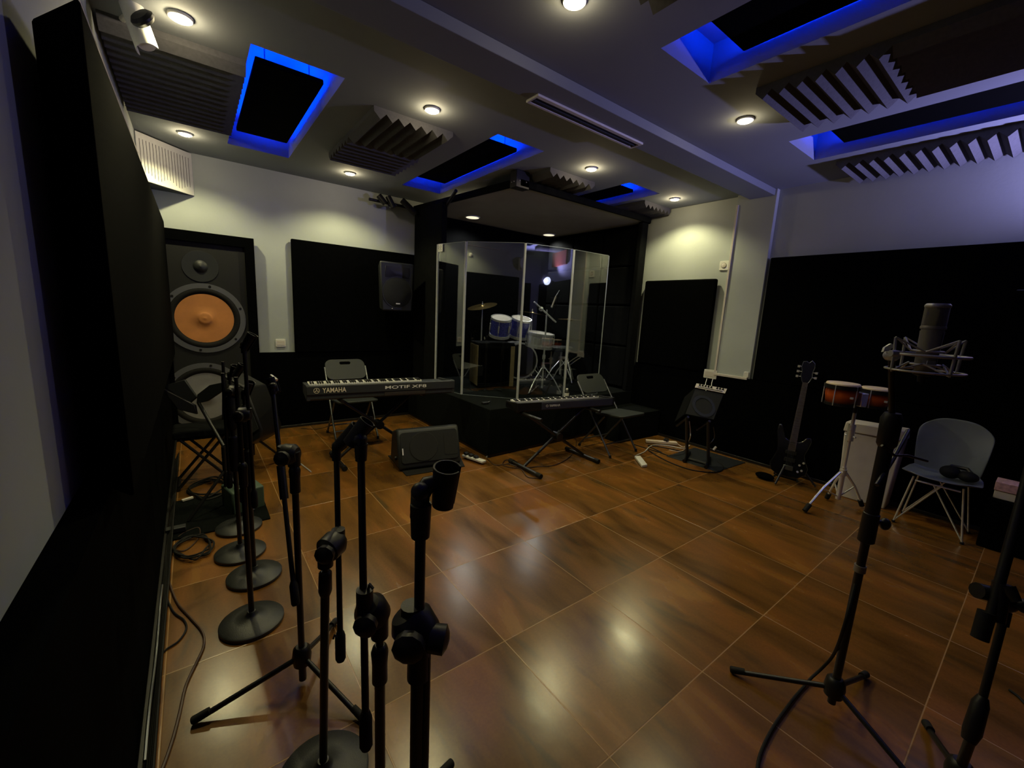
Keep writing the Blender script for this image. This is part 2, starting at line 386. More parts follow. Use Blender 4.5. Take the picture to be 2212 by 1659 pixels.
# ------------------------------------------------------------------ ceiling foam
def foam_tile(x0, x1, y0, y1, along, par, n=7, zv=2.767, zt=2.725):
    mb = MB(); poly = []
    if along == 'x':
        p = (y1-y0)/n; poly = [V((x0, y0, ZC))]
        for k in range(n): poly += [V((x0, y0+k*p, zv)), V((x0, y0+(k+.5)*p, zt))]
        poly += [V((x0, y1, zv)), V((x0, y1, ZC))]; vec = (x1-x0, 0, 0)
    else:
        p = (x1-x0)/n; poly = [V((x0, y0, ZC))]
        for k in range(n): poly += [V((x0+k*p, y0, zv)), V((x0+(k+.5)*p, y0, zt))]
        poly += [V((x1, y0, zv)), V((x1, y0, ZC))]; vec = (0, y1-y0, 0)
    N = len(poly); vec = V(vec); vs = poly + [q+vec for q in poly]
    fs = [(i, (i+1) % N, N+(i+1) % N, N+i) for i in range(N)]
    # caps built tooth by tooth so they stay planar and clean
    for base in (0, N):
        for k in range(n): fs.append((base+1+2*k, base+2+2*k, base+3+2*k))
        fs.append(tuple(base+i for i in [0] + [1+2*k for k in range(n+1)] + [N-1]))
    return part('foam_tile', mb.add(vs, fs), FOAM, par, smooth=False)
FO = [('against the left wall under the security camera', [(-.285, .33, 3.08, 3.69, 'x'), (-.285, .33, 3.69, 4.30, 'x')]),
      ('with a warm lit jagged edge between two blue recesses', [(1.07, 1.68, 3.09, 3.69, 'y'), (1.07, 1.68, 3.69, 4.29, 'x')]),
      ('with pale lit ridges between the two large right blue recesses', [(2.66, 3.27, .70, 1.30, 'x'), (2.66, 3.27, .10, .70, 'y')]),
      ('along the top of the right wall', [(4.22, 4.73, .73, 1.34, 'x'), (4.22, 4.73, .12, .73, 'x'), (4.22, 4.73, -.49, .12, 'x')]),
      ('cut by the top edge of the picture', [(1.07, 1.67, .67, 1.27, 'y'), (1.07, 1.67, .07, .67, 'x')]),
      ('half hidden behind the drum booth roof', [(2.72, 3.33, 3.12, 3.72, 'y'), (2.72, 3.33, 3.72, 4.32, 'x')]),
      ('in the corner above the right end of the booth roof', [(4.2, 4.73, 3.14, 3.74, 'y')])]
for wh, tiles in FO:
    a = tiles[0]
    t = thing('acoustic_foam', 'grey wedge ceiling foam ' + wh, 'acoustic foam', ((a[0]+a[1])/2, (a[2]+a[3])/2, 2.8), group='ceiling foam blocks')
    for q in tiles: foam_tile(*q, t)

# ------------------------------------------------------------------ wall panels
def panel(label, a, b, bev=.012):
    return solo('wall_absorber', MB().mm(a, b), FABRIC, label, 'acoustic panel', bev)
panel('wide black fabric acoustic panel on the back wall behind the keyboard', (.90, 5.25, .88), (2.36, YB-.021, 2.128))
solo('wall_absorber', MB().prism([(XL+.021, 1.70, .886), (-.165, 1.50, .886), (-.165, 5.2, .886), (XL+.021, 5.2, .886)], (0, 0, 1.244)), FABRIC, 'thick black fabric acoustic panel running along the left wall', 'acoustic panel', .012)
panel('large black fabric acoustic panel on the right wall behind the guitar', (4.68, YF+.1, .885), (XR-.021, 1.912, 2.135))
panel('tall black fabric acoustic panel between drum booth and grey pilaster', (4.66, 2.43, .885), (XR-.021, 3.36, 1.945), .02)

panel('long black fabric acoustic panel on the wall behind the camera', (.1, YF+.021, .0), (4.5, YF+.08, 2.15))
# loudspeaker panel on the back wall
LX0, LX1, LZ1, LYF = -.225, .545, 2.07, 5.20
t = thing('loudspeaker', 'giant black loudspeaker with orange cone in the back left corner', 'speaker', ((LX0+LX1)/2, 5.27, 0))
fb = MB(); o_ = [V((LX0, LYF, 0)), V((LX1, LYF, 0)), V((LX1, LYF, LZ1)), V((LX0, LYF, LZ1))]; i_ = [V((LX0+.04, LYF, .03)), V((LX1-.085, LYF, .03)), V((LX1-.085, LYF, LZ1-.10)), V((LX0+.04, LYF, LZ1-.10))]
fb.frame(o_, i_, (0, .068, 0)); part('surround', fb, FABRIC, t, .004)
part('cabinet', MB().mm((LX0+.03, LYF+.03, .02), (LX1-.07, LYF+.068, LZ1-.08)), mat('speaker_baffle', (.0028, .0036, .0045), .8, bump=(300, .1), var=(5, .2)), t)
BY = LYF+.03
def driver(cx, cz, R, cone_m, screws=6, a0=.35):
    o = V((cx, BY, cz)); ax = (0, -1, 0)
    ring = part('driver_ring', MB().ring(R*.86, R, 0, .010, o, ax, 48), RINGM, t)
    sb = MB()
    for k in range(screws):
        a = a0 + 2*PI*k/screws
        sb.lathe([(.012, .0105), (.012, .0125), (.0001, .0125)], o + V((math.cos(a)*R*.93, 0, math.sin(a)*R*.93)), ax, 10)
    parts('screw', sb, BLK, ring)
    part('rubber_surround', MB().lathe([(R*.86, .002), (R*.85, .010), (R*.80, .016), (R*.74, .010), (R*.70, .001)], o, ax, 48)._nocap(48), BLKR, t)
    part('cone', MB().lathe([(R*.70, .004), (R*.4, .0015), (R*.19, .0008), (R*.17, .006), (R*.12, .014), (R*.08, .011), (R*.04, .016), (.0001, .018)], o, ax, 48)._nocap(48), cone_m, t, label='orange cone' if cone_m is CONE else 'grey cone')
driver(.093, 1.24, .345, CONE); driver(.055, .445, .345, CONE2)
o = V((.085, BY, 1.745))
part('tweeter', MB().lathe([(.15, .001), (.148, .006), (.10, .003), (.06, .001), (.05, .012), (.035, .022), (.0001, .03)], o, (0, -1, 0), 36)._nocap(36), DGREY, t)

# corner grille box
t = thing('corner_vent', 'white slotted grille on a triangular box in the ceiling corner', 'vent', (-.2, 5.2, 2.4))
A, B = V((XL, 4.93, 2.41)), V((.072, YB, 2.41)); K = V((XL, YB, 2.41)); A = V((XL+.0, 4.95, 2.41))
part('box', MB().prism([A, B, K], (0, 0, .38)), DGREY, t)
d = (B-A).normalized(); nrm = V((d.y, -d.x, 0)); W = (B-A).length
pts_o = [A + nrm*.002, B + nrm*.002, B + nrm*.002 + V((0, 0, .38)), A + nrm*.002 + V((0, 0, .38))]
part('grille_plate', MB().prism(pts_o, nrm*.010), WHITE, t, .003)
gb = MB()
for k in range(17):
    u = .05 + .87*k/16
    p = A + d*(W*u) + nrm*.0125; h0 = .05 + .02*math.sin(k*.9); gb.prism([p + V((0,0,h0)), p + d*.0035 + V((0,0,h0)), p + d*.0035 + V((0,0,.33)), p + V((0,0,.33))], nrm*.001)
parts('slot', gb, DGREY, t)

# linear diffuser under the beam
t = thing('air_diffuser', 'long slim white slot diffuser under the ceiling beam', 'vent', (2.2, 2.15, 2.72))
part('frame', MB().frame([V((1.70, 2.10, 2.738)), V((2.72, 2.10, 2.738)), V((2.72, 2.215, 2.738)), V((1.70, 2.215, 2.738))], [V((1.715, 2.13, 2.738)), V((2.705, 2.13, 2.738)), V((2.705, 2.195, 2.738)), V((1.715, 2.195, 2.738))], (0, 0, -.014)), WHITE, t, .002)
part('slot', MB().mm((1.715, 2.13, 2.732), (2.705, 2.195, 2.7375)), BLK, t)
part('blade', MB().mm((1.72, 2.158, 2.722), (2.70, 2.166, 2.732)), DGREY, t)

# security camera
t = thing('security_camera', 'white tubular security camera with black ball joint high on the left', 'camera', (-.12, 2.62, 2.64))
a, b = AT(284, 8, 1.98), AT(322, 112, 1.98)
hb = MB(); ax = (b-a).normalized(); s_ = ax.cross(-FW).normalized(); f_ = s_.cross(ax)
arc = [s_*math.cos(q)*.048 + f_*math.sin(q)*.05 for q in [PI*k/12 for k in range(13)]]; arc2 = [q*.93 for q in arc[::-1]]
hb.prism([a + q for q in arc + arc2], b-a)
part('hood', hb, WHITE, t)
part('body', MB().tube([a + ax*.02, b - ax*.035], .036, 18), OFFW, t)
jb = AT(308, 40, 1.92)
part('ball_joint', MB().lathe([(.001, -.02), (.04, -.018), (.052, -.004), (.052, .006), (.04, .018), (.0001, .021)], jb, (-FW*.8 + UP*.35 - RT*.1), 24), BLK, t)
part('bracket', MB().tube([PX(228, 70, -.296), PX(240, 60, -.25), AT(280, 30, 2.0)], .014, 10).lathe([(.0001, -.012), (.05, -.012), (.05, .006), (.0001, .006)], PX(231, 62, -.288), (1, 0, 0), 20), WHITE, t)
solo('wall_sensor', MB().lathe([(.038, 0), (.038, .02), (.02, .035), (.0001, .038)], V((-.30, 2.52, 2.44)), (1, 0, 0), 20, ref=(0, 0, 1)), WHITE, 'small white round sensor on the left wall under the camera', 'sensor')
solo('cable_conduit', MB().tube([(-.292, 1.9, 2.60), (-.292, 5.0, 2.62)], .008, 8), OFFW, 'thin grey cable conduit high along the left wall', 'conduit')

# reflected things on the left wall near the camera
t = thing('wall_fan', 'white wall fan on the left wall beyond the picture edge', 'fan', (-.3, 1.42, 2.38))
part('mount', MB().mm((-.3, 1.36, 2.26), (-.25, 1.46, 2.5)), WHITE, t, .015)
part('guard', MB().ring(.10, .115, -.02, .02, (-.17, 1.41, 2.40), (1, -.1, 0), 30), WHITE, t)
part('front_cover', MB().lathe([(.0001, .0), (.112, .0), (.118, .03), (.10, .045), (.0001, .05)], (-.20, 1.41, 2.40), (1, -.1, 0), 30), WHITE, t)
part('hub', MB().lathe([(.04, -.07), (.045, .0), (.03, .02), (.0001, .022)], (-.18, 1.41, 2.4), (1, -.1, 0), 20), WHITE, t)
bl = MB()
for k in range(3):
    a = 2*PI*k/3; u = V((0, math.cos(a), math.sin(a))); w = V((0, -math.sin(a), math.cos(a)))
    c = V((-.17, 1.41, 2.4)); bl.hexa([c+u*.02+w*-.02, c+u*.1+w*-.035, c+u*.1+w*.03+V((.02,0,0)), c+u*.02+w*.02+V((.01,0,0))], [c+u*.02+w*-.02+V((.003,0,0)), c+u*.1+w*-.035+V((.003,0,0)), c+u*.1+w*.03+V((.023,0,0)), c+u*.02+w*.02+V((.013,0,0))])
parts('blade', bl, DGREY, t)
solo('wooden_board', MB().mm((4.70, -.75, 2.45), (4.74, .05, 2.74)), REDB, 'reddish board high on the near end of the right wall', 'board', .004)

# switches and sockets
def plate(name, label, c, n, w, h, cat, knob=None):
    t = thing(name, label, cat, c); c = V(c); n = V(n); e = V((0,0,1)).cross(n)
    part('plate', MB().prism(rrect(w, h, .008, 3, c, e, V((0,0,1))), n*.012), WHITE, t, .002)
    if knob == 'round': part('dial', MB().lathe([(.026, .012), (.026, .017), (.022, .019), (.0001, .019)], c, n, 24), OFFW, t); part('dial_ring', MB().ring(.026, .030, .0125, .0135, c, n, 30), DGREY, t)
    if knob == 'rocker': part('rocker', MB().prism(rrect(w*.8, h*.55, .004, 2, c + n*.012, e, V((0,0,1))), n*.003), OFFW, t)
    return t
plate('thermostat', 'square white thermostat with a round dial beside the pilaster', (XR, 2.40, 2.09), (-1, 0, 0), .10, .10, 'thermostat', 'round')
plate('wall_socket', 'white double wall socket between loudspeaker and back panel', (.765, YB, .985), (0, -1, 0), .10, .085, 'socket', 'rocker')
plate('wall_socket', 'white double wall socket above the guitar amplifier', PX(1535, 808, 4.68) + V((0, 0, .0)), (-1, 0, 0), .15, .10, 'socket', 'rocker')
c1 = MB().mm((4.667, 2.30, .89), (4.68, 2.322, 2.70)); c1.mm((4.662, 1.96, .875), (4.68, 2.322, .90))
solo('cable_trunking', c1, OFFW, 'white plastic cable trunking down the edge of the pilaster', 'trunking', .002)
plate('wall_socket', 'little white outlet at the lower right corner of the pilaster', (4.68, 1.975, .93), (-1, 0, 0), .05, .06, 'socket')

# ------------------------------------------------------------------ drum booth
PZH = .5
t = thing('drum_riser', 'low black carpeted drum riser in the back right corner', 'platform', (3.5, 4.3, 0))
part('deck', MB().prism([(2.27, 3.28, .03), (4.675, 3.40, .03), (4.675, 5.268, .03), (2.27, 5.25, .03)], (0, 0, PZH-.03)), CARPET, t, .006)
part('kick_board', MB().prism([(2.285, 3.295, 0), (4.675, 3.41, 0), (4.675, 5.26, 0), (2.285, 5.24, 0)], (0, 0, .03)), SKIRT, t)
solo('carpeted_step', MB().prism([(3.90, 2.95, 0), (4.655, 2.93, 0), (4.655, 3.385, 0), (3.90, 3.35, 0)], (0, 0, .33)), CARPET, 'low black carpeted step at the right end of the drum riser', 'step', .006)
t = thing('drum_booth', 'black padded drum booth with a dropped grey roof in the corner', 'booth', (3.5, 4.3, .5))
part('side_wall', MB().prism([(2.33, 4.50, PZH), (2.40, 4.50, PZH), (2.40, 5.245, PZH), (2.33, 5.245, PZH)], (0, 0, 2.66-PZH)), FABRIC2, t, .006)
part('back_wall', MB().mm((2.40, 5.215, PZH), (4.66, 5.245, 2.66)), FABRIC, t)
part('side_wall', MB().mm((4.645, 3.45, PZH), (4.675, 5.215, 2.66)), FABRIC, t)
zs = [PZH+.02, PX(1320, 745, 4.62).z, PX(1340, 660, 4.62).z, PX(1360, 575, 4.62).z, 2.62]
zs = [zs[0], min(max(zs[1], .9), 1.2), min(max(zs[2], 1.4), 1.7), min(max(zs[3], 1.95), 2.2), zs[4]]
ys_ = [3.50, 4.07, 4.64, 5.20]
for k in range(4):
    for j in range(3):
        part('wall_pad', MB().mm((4.600, ys_[j]+.006, zs[k]+.006), (4.645, ys_[j+1]-.006, zs[k+1]-.006)), FABRIC2, t, .02)
part('corner_post', MB().mm((4.55, 3.40, PZH), (4.675, 3.47, 2.66)), FABRIC2, t, .012)
roof = [(2.34, 5.245), (2.57, 3.40), (4.675, 3.40), (4.675, 5.245)]
part('roof', MB().prism([V((x, y, 2.665)) for x, y in roof], (0, 0, .03)), mat('booth_roof_board', (.25, .235, .20), .8, bump=(60, .1), var=(3, .1)), t)
fb = MB()
for (xa, ya), (xb, yb) in zip(roof[:3], roof[1:3] + [roof[3]]):
    dd = V((xb-xa, yb-ya, 0)).normalized(); nn = V((dd.y, -dd.x, 0)) * -.03
    fb.prism([V((xa, ya, 2.655)), V((xb, yb, 2.655)), V((xb, yb, 2.655))-nn, V((xa, ya, 2.655))-nn], (0, 0, .066)) if (xb < 4.6 or ya < 3.5) and ya != yb or ya == yb else None
part('fascia', fb, FABRIC2, t, .004)
part('corner_bracket', MB().mm((2.52, 3.37, 2.64), (2.68, 3.47, 2.795)), BLK, t, .004)
sb = MB()
for q in ((2.56, 3.368, 2.70), (2.64, 3.368, 2.70)): sb.ball(q, .006, 10, 6)
for q in ((2.518, 3.40, 2.69), (2.518, 3.44, 2.69)): sb.ball(q, .006, 10, 6)
parts('screw', sb, CHROME, t)
part('strut', MB().tube([PZ(985, 412, 2.70), PZ(958, 455, 2.60)], .018, 8), BLK, t)
for k, (x, y, wh) in enumerate([(3.0, 4.93, 'left round lamp set in the booth roof'), (4.43, 5.02, 'right round lamp set in the booth roof')]):
    q = thing('booth_lamp', 'pale yellow ' + wh, 'ceiling light', (x, y, 2.66), group='booth roof lamps')
    part('rim', MB().ring(.085, .10, -.006, .003, (x, y, 2.66), (0, 0, 1), 30), WHITE, q)
    part('diffuser', MB().lathe([(.0001, -.004), (.085, -.004), (.085, .002), (.0001, .002)], (x, y, 2.6585), (0, 0, 1), 30), LAMPB, q)
    spot('lamp', (x, y, 2.64), (x, y, 0), 85, (1, .95, .85), 150, .8, .06, q)

# acrylic drum shield
SP = [V((2.47, 4.86, PZH)), V((2.301, 4.522, PZH)), V((2.399, 4.054, PZH)), V((2.846, 3.587, PZH)), V((3.452, 3.467, PZH)), V((4.02, 3.445, PZH))]
GT = 2.185
t = thing('drum_shield', 'clear acrylic folding drum shield standing on the riser', 'screen', (3.0, 3.9, PZH))
for a, b in zip(SP[:-1], SP[1:]):
    d = (b-a).normalized(); n = V((d.y, -d.x, 0)); a2 = a + d*.012; b2 = b - d*.012
    pn = part('pane', MB().prism([a2, b2, b2 + V((0,0,GT-PZH)), a2 + V((0,0,GT-PZH))], n*.006), GLASS, t, smooth=False)
    eb = MB(); eb.prism([a2 + V((0,0,GT-PZH)), b2 + V((0,0,GT-PZH)), b2 + V((0,0,GT-PZH+.004)), a2 + V((0,0,GT-PZH+.004))], n*.006)
    eb.prism([a2, b2, b2 - V((0,0,-.004)), a2 - V((0,0,-.004))], n*.006)
    part('polished_edge', eb, EDGE, pn)
for i, q in enumerate(SP):
    if 0 < i < 5: part('hinge', MB().cyl(q + V((0,0,.002)), q + V((0,0,GT-PZH)), .0135, 10).box(q + V((0,0,(GT-PZH)/2)), (.004, .034, GT-PZH-.01)), HINGE, t)
    else: part('edge_trim', MB().cyl(q + V((0,0,.002)), q + V((0,0,GT-PZH)), .006, 8), EDGE, t)
st = MB(); q = SP[1] + V((.0, -.012, 1.60)); d = (SP[2]-SP[1]).normalized(); n = V((d.y, -d.x, 0))
if n.y > 0: n = -n
st.prism([q + d*.015 + n*.016, q + d*.095 + n*.016, q + d*.095 + n*.016 + V((0,0,.085)), q + d*.015 + n*.016 + V((0,0,.085))], n*.001)
stk = part('sticker', st, WHITE, t)
sq = MB(); import math as _m
for a0 in (0, 1):
    sq.tube([q + n*.018 + d*(.03+.03*a0+.012*_m.sin(k*1.3)) + V((0, 0, .015+.006*k)) for k in range(10)], .0016, 5)
part('scribble', sq, BLK, stk)

# drum kit behind the shield
def tripod_base(t, c, z0, h, r, m=CHROME, rot=0, zf=0.0, leg='leg', rt=.008, foot=.010):
    c = V(c)
    for k in range(3):
        a = rot + 2*PI*k/3; u = V((math.cos(a), math.sin(a), 0))
        g = part(leg, MB().tube([c + V((0,0,h)) + u*.015, c + V((0,0,h*.55)) + u*(r*.55), c + u*(r-.02) + V((0,0,foot+.004))], [rt*.8, rt, rt], 8), m, t)
        part('rubber_foot', MB().tube([c + u*(r-.035) + V((0,0,foot+.012)), c + u*r + V((0,0,foot))], foot, 10), BLKR, g)
def drum(name, label, c, ax, r, h, shell, lugs=6, cat='drum', head=OFFW):
    c = V(c); ax = V(ax).normalized(); t = thing(name, label, cat, c)
    part('shell', MB().lathe([(r*.97, 0), (r, .004), (r, h-.004), (r*.97, h)], c, ax, 36), shell, t)
    for nm, hh, s in (('top_hoop', h, 1), ('bottom_hoop', 0, -1)):
        part(nm, MB().ring(r*.96, r*1.055, hh-.012*(s < 0)-.012, hh+.012, c, ax, 36), CHROME, t)
    part('drumhead', MB().lathe([(.0001, h+.006), (r*.95, h+.006), (r*.95, h), (.0001, h)], c, ax, 36), head, t)
    a = ax.orthogonal().normalized(); b = ax.cross(a)
    for k in range(lugs):
        q = 2*PI*k/lugs; u = a*math.cos(q) + b*math.sin(q)
        part('lug', MB().tube([c + u*(r+.012) + ax*(h*.3), c + u*(r+.012) + ax*(h*.7)], .009, 8).tube([c + u*(r+.012) + ax*.0, c + u*(r+.012) + ax*h], .003, 6), CHROME, t)
    return t
T1 = PY(1079, 722, 4.28); T2 = PY(1112, 724, 4.28); SN = PY(1164, 746, 3.98)
drum('tom_drum', 'small blue tom drum, left of the two behind the shield', T1, (-.12, -.3, 1), .125, .21, SHELLB)
drum('tom_drum', 'small blue tom drum, right of the two beside the hinge', T2 + V((.06, 0, 0)), (-.05, -.3, 1), .125, .22, SHELLB)
drum('snare_drum', 'shiny chrome snare drum behind the middle shield pane', SN, (.03, -.12, 1), .165, .15, CHROME, 8)
BD = PY(1106, 796, 4.96); BD.z = PZH + .27
t = drum('bass_drum', 'dark bass drum with bright hoop behind the shield hinge', BD, (-.35, -1, .03), .25, .36, GUITB, 8, head=BLK)
for s in (-1, 1):
    part('spur', MB().tube([BD + V((.22*s, -.2, -.1)), V((BD.x+.33*s, BD.y-.32, PZH+.008))], .008, 8), CHROME, t)
def cyl_stand(name, label, base, z, m=CHROME, rot=.4, r=.26, bend=None):
    base = V((base[0], base[1], PZH)); t = thing(name, label, 'stand', base)
    part('pole', MB().tube([base + V((0,0,.06)), base + V((0,0,.45)), base + V((0,0,z-PZH))], [.013, .012, .008], 10), m, t)
    part('collar', MB().tube([base + V((0,0,.42)), base + V((0,0,.47))], .02, 12).tube([base + V((0,0,.30)), base + V((0,0,.345))], .022, 12), m, t)
    tripod_base(t, base, PZH, .32, r, m, rot)
    return t, base
sb = PZ(1177, 840, PZH)*1.0; sb = V((3.62, 4.12, PZH))
B1 = PY(1171, 832, 3.76)
t, b_ = cyl_stand('boom_stand', 'chrome tripod boom stand behind the middle pane', (B1.x, 3.76, 0), PY(1168, 668, 3.76).z, rot=-.9)
part('boom_arm', MB().tube([PY(1154, 652, 3.78), PY(1201, 696, 3.72)], .010, 10), CHROME, t)
part('boom_clamp', MB().ball(PY(1169, 667, 3.76), .028, 12, 8), CHROME, t)
B2 = PY(1205, 835, 4.35)
t, b_ = cyl_stand('hi_hat', 'hi hat cymbals on a chrome stand behind the third pane', (B2.x+.05, 4.25, 0), PY(1216, 660, 4.25).z, rot=.2, r=.22)
cz = PY(1214, 690, 4.25).z
for s in (-1, 1):
    part('cymbal', MB().lathe([(.0001, .022*s), (.03, .022*s), (.045, .008*s), (.17, .001*s), (.17, .003*s), (.045, .011*s), (.0001, .026*s)], (B2.x+.05, 4.25, cz), (0,0,1), 36), BRONZE, t)
for k, (px_, py_, Y, wh, tilt) in enumerate([(1152, 677, 4.95, 'edge on ride cymbal behind the second hinge', (.1, -.05, 1)), (1042, 662, 4.95, 'tilted crash cymbal behind the left pane', (-.3, -.05, 1)), (1195, 715, 4.7, 'low dark cymbal behind the boom arm', (.15, .1, 1))]):
    c = PY(px_, py_, Y)
    if k == 0: c = PY(1150, 677, Y)
    if k == 2: continue
    t, b_ = cyl_stand('cymbal_stand', wh, (c.x, Y, 0), c.z+.05, rot=.5*k, r=.24)
    part('cymbal', MB().lathe([(.0001, .022), (.03, .022), (.045, .008), (.21, .0), (.21, .002), (.045, .011), (.0001, .026)], c, tilt, 40), BRONZE, t)
    part('wing_nut', MB().cyl(c + V((0,0,.02)), c + V((0,0,.07)), .005, 8), CHROME, t)
mp = PY(1201, 640, 4.3); mq = PY(1192, 663, 4.3)
t = thing('overhead_microphone', 'slim overhead microphone hanging over the drum kit', 'microphone', mp)
part('body', MB().tube([mp, mq], .012, 10), NICKEL, t); part('capsule', MB().ball(mq, .016, 10, 6), CHROME, t)
part('arm', MB().tube([mp, mp + V((.25, .2, .10)), V((mp.x+.30, 4.9, PZH+.012))], .007, 8), BLKM, t)
th = PY(1212, 770, 4.45); th.z = PZH+.48
t = thing('drum_throne', 'round black drum stool behind the third pane', 'stool', (th.x, th.y, PZH))
part('seat', MB().lathe([(.0001, -.05), (.13, -.05), (.16, -.03), (.165, 0), (.15, .02), (.0001, .025)], th, (0,0,1), 32), CHAIRP, t)
part('pole', MB().cyl(V((th.x, th.y, PZH+.08)), th + V((0,0,-.045)), .016), CHROME, t)
tripod_base(t, (th.x, th.y, PZH), PZH, .3, .24, CHROME, .7)
c0 = PZ(1031, 848, PZH)*1.06; c0.z = PZH; a0 = PZ(966, 838, PZH)*1.04; a0.z = PZH; b0 = PZ(1108, 842, PZH)*1.03; b0.z = PZH
w = (b0-c0); w.z = 0; w = w.normalized()*max(.42, w.length*1.0); u = V((-w.y, w.x, 0)).normalized()*.42
if (a0-c0).dot(u) < 0: u = -u
hz = PY(1031, 743, c0.y).z - PZH
t = thing('bass_cabinet', 'tan and black amplifier cabinet behind the left shield pane', 'amplifier', (c0.x, c0.y, PZH))
part('body', MB().prism([c0+V((0,0,.012)), c0+u+V((0,0,.012)), c0+u+w+V((0,0,.012)), c0+w+V((0,0,.012))], (0, 0, hz)), FABRIC2, t, .008)
sn = V((u.y, -u.x, 0)).normalized()
if sn.dot(w) > 0: sn = -sn
part('side_panel', MB().prism([c0+u*.03+sn*.001+V((0,0,.03)), c0+u*.97+sn*.001+V((0,0,.03)), c0+u*.97+sn*.001+V((0,0,hz-.02)), c0+u*.03+sn*.001+V((0,0,hz-.02))], sn*.006), WOODT, t, label='tan side panel')
fn = V((w.y, -w.x, 0)).normalized()
if fn.dot(u) > 0: fn = -fn
part('grille', MB().prism([c0+w*.05+fn*.001+V((0,0,.05)), c0+w*.82+fn*.001+V((0,0,.05)), c0+w*.82+fn*.001+V((0,0,hz-.05)), c0+w*.05+fn*.001+V((0,0,hz-.05))], fn*.006), FABRIC, t)
part('corner_strip', MB().prism([c0+w*.88+fn*.001+V((0,0,.02)), c0+w*.99+fn*.001+V((0,0,.02)), c0+w*.99+fn*.001+V((0,0,hz-.02)), c0+w*.88+fn*.001+V((0,0,hz-.02))], fn*.01), WOODT, t)
parts('foot', MB().box(c0+u*.5+w*.1+V((0,0,.006)), (.05,.05,.012)).box(c0+u*.5+w*.9+V((0,0,.006)), (.05,.05,.012)), BLKR, t)

# small things on the riser
bq = PZ(1222, 858, PZH); bq = V((3.42, 3.385, PZH))
t = thing('water_bottle', 'small clear bottle with a white label on the riser edge', 'bottle', bq)
part('bottle', MB().lathe([(.0001, .001), (.024, .002), (.026, .01), (.026, .07), (.022, .085), (.012, .098), (.012, .11), (.0001, .11)], bq, (0,0,1), 20), DGREY, t)
part('label', MB().ring(.026, .0275, .018, .066, bq, (0,0,1), 20), WHITE, t)
part('cap', MB().lathe([(.013, .1), (.013, .118), (.0001, .119)], bq, (0,0,1), 16), WHITE, t)
q = PZ(1050, 874, PZH)
solo('di_box', MB().box(q + V((0,.02,.012)), (.07, .04, .022)).tube([q + V((.03,.02,.015)), q + V((.07,.03,.02))], .008), BLK, 'tiny black box lying on the riser before the left pane', 'box', .003)

# ------------------------------------------------------------------ wall hung PA speaker and mic bar
a = [PY(820, 562, 4.86), PY(897, 562, 4.86), PY(892, 674, 4.86), PY(824, 672, 4.86)]
cx = (a[0].x+a[1].x)/2; zt, zb = a[0].z, a[2].z
t = thing('wall_speaker', 'black plastic two way speaker mounted on the back wall panel', 'speaker', (cx, 5.0, zb))
wt, wb = .215, .19
part('cabinet', MB().hexa([V((cx-wb, 4.87, zb)), V((cx+wb, 4.87, zb)), V((cx+wb*.6, 5.16, zb+.02)), V((cx-wb*.6, 5.16, zb+.02))], [V((cx-wt, 4.87, zt)), V((cx+wt, 4.87, zt)), V((cx+wt*.6, 5.16, zt-.02)), V((cx-wt*.6, 5.16, zt-.02))]), DGREY, t, .018)
wc = V((cx, 4.868, zb + .22))
part('woofer_grille', MB().lathe([(.175, -.002), (.178, .006), (.165, .010), (.08, .016), (.0001, .018)], wc, (0,-1,0), 40), GRILLE, t)
part('woofer_ring', MB().ring(.176, .186, -.001, .008, wc, (0,-1,0), 40), DGREY, t)
hc = V((cx, 4.868, zt-.12))
part('horn', MB().hexa([hc + V((-.15, 0, -.06)), hc + V((.15, 0, -.06)), hc + V((.15, 0, .07)), hc + V((-.15, 0, .07))], [hc + V((-.03, -.012, -.03)), hc + V((.03, -.012, -.03)), hc + V((.03, -.012, .03)), hc + V((-.03, -.012, .03))]), BLK, t, .004)
part('badge', MB().box(wc + V((0, -.018, -.13)), (.05, .004, .014)).ball(wc + V((-.07, -.016, -.19)), .006, 8, 6), LETTERW, t)
part('wall_bracket', MB().mm((cx-.05, 5.14, zb+.2), (cx+.05, 5.26, zb+.35)), BLK, t)

t = thing('clip_bar', 'black bar holding three clips high on the back wall', 'mount', PY(850, 440, 5.2))
p0, p1 = PY(797, 430, 5.16), PY(884, 449, 5.16)
part('bar', MB().tube([p0, p1], .017, 10), BLKM, t)
for k, (x, y, x2, y2) in enumerate([(818, 422, 832, 440), (838, 424, 850, 448), (868, 432, 898, 462)]):
    part('clip', MB().tube([PY(x, y, 5.12), PY(x2, y2, 5.10)], .034 if k < 2 else .036, 12), BLK, t)
part('wall_mount', MB().tube([PY(845, 443, 5.16), PY(845, 443, 5.30)], .02, 10).lathe([(.04, -.0), (.04, -.01), (.0001, -.01)], PY(845, 443, 5.30), (0,1,0), 16), BLK, t)
part('knob', MB().ball(PY(844, 447, 5.13), .018, 10, 6), STEEL, t)

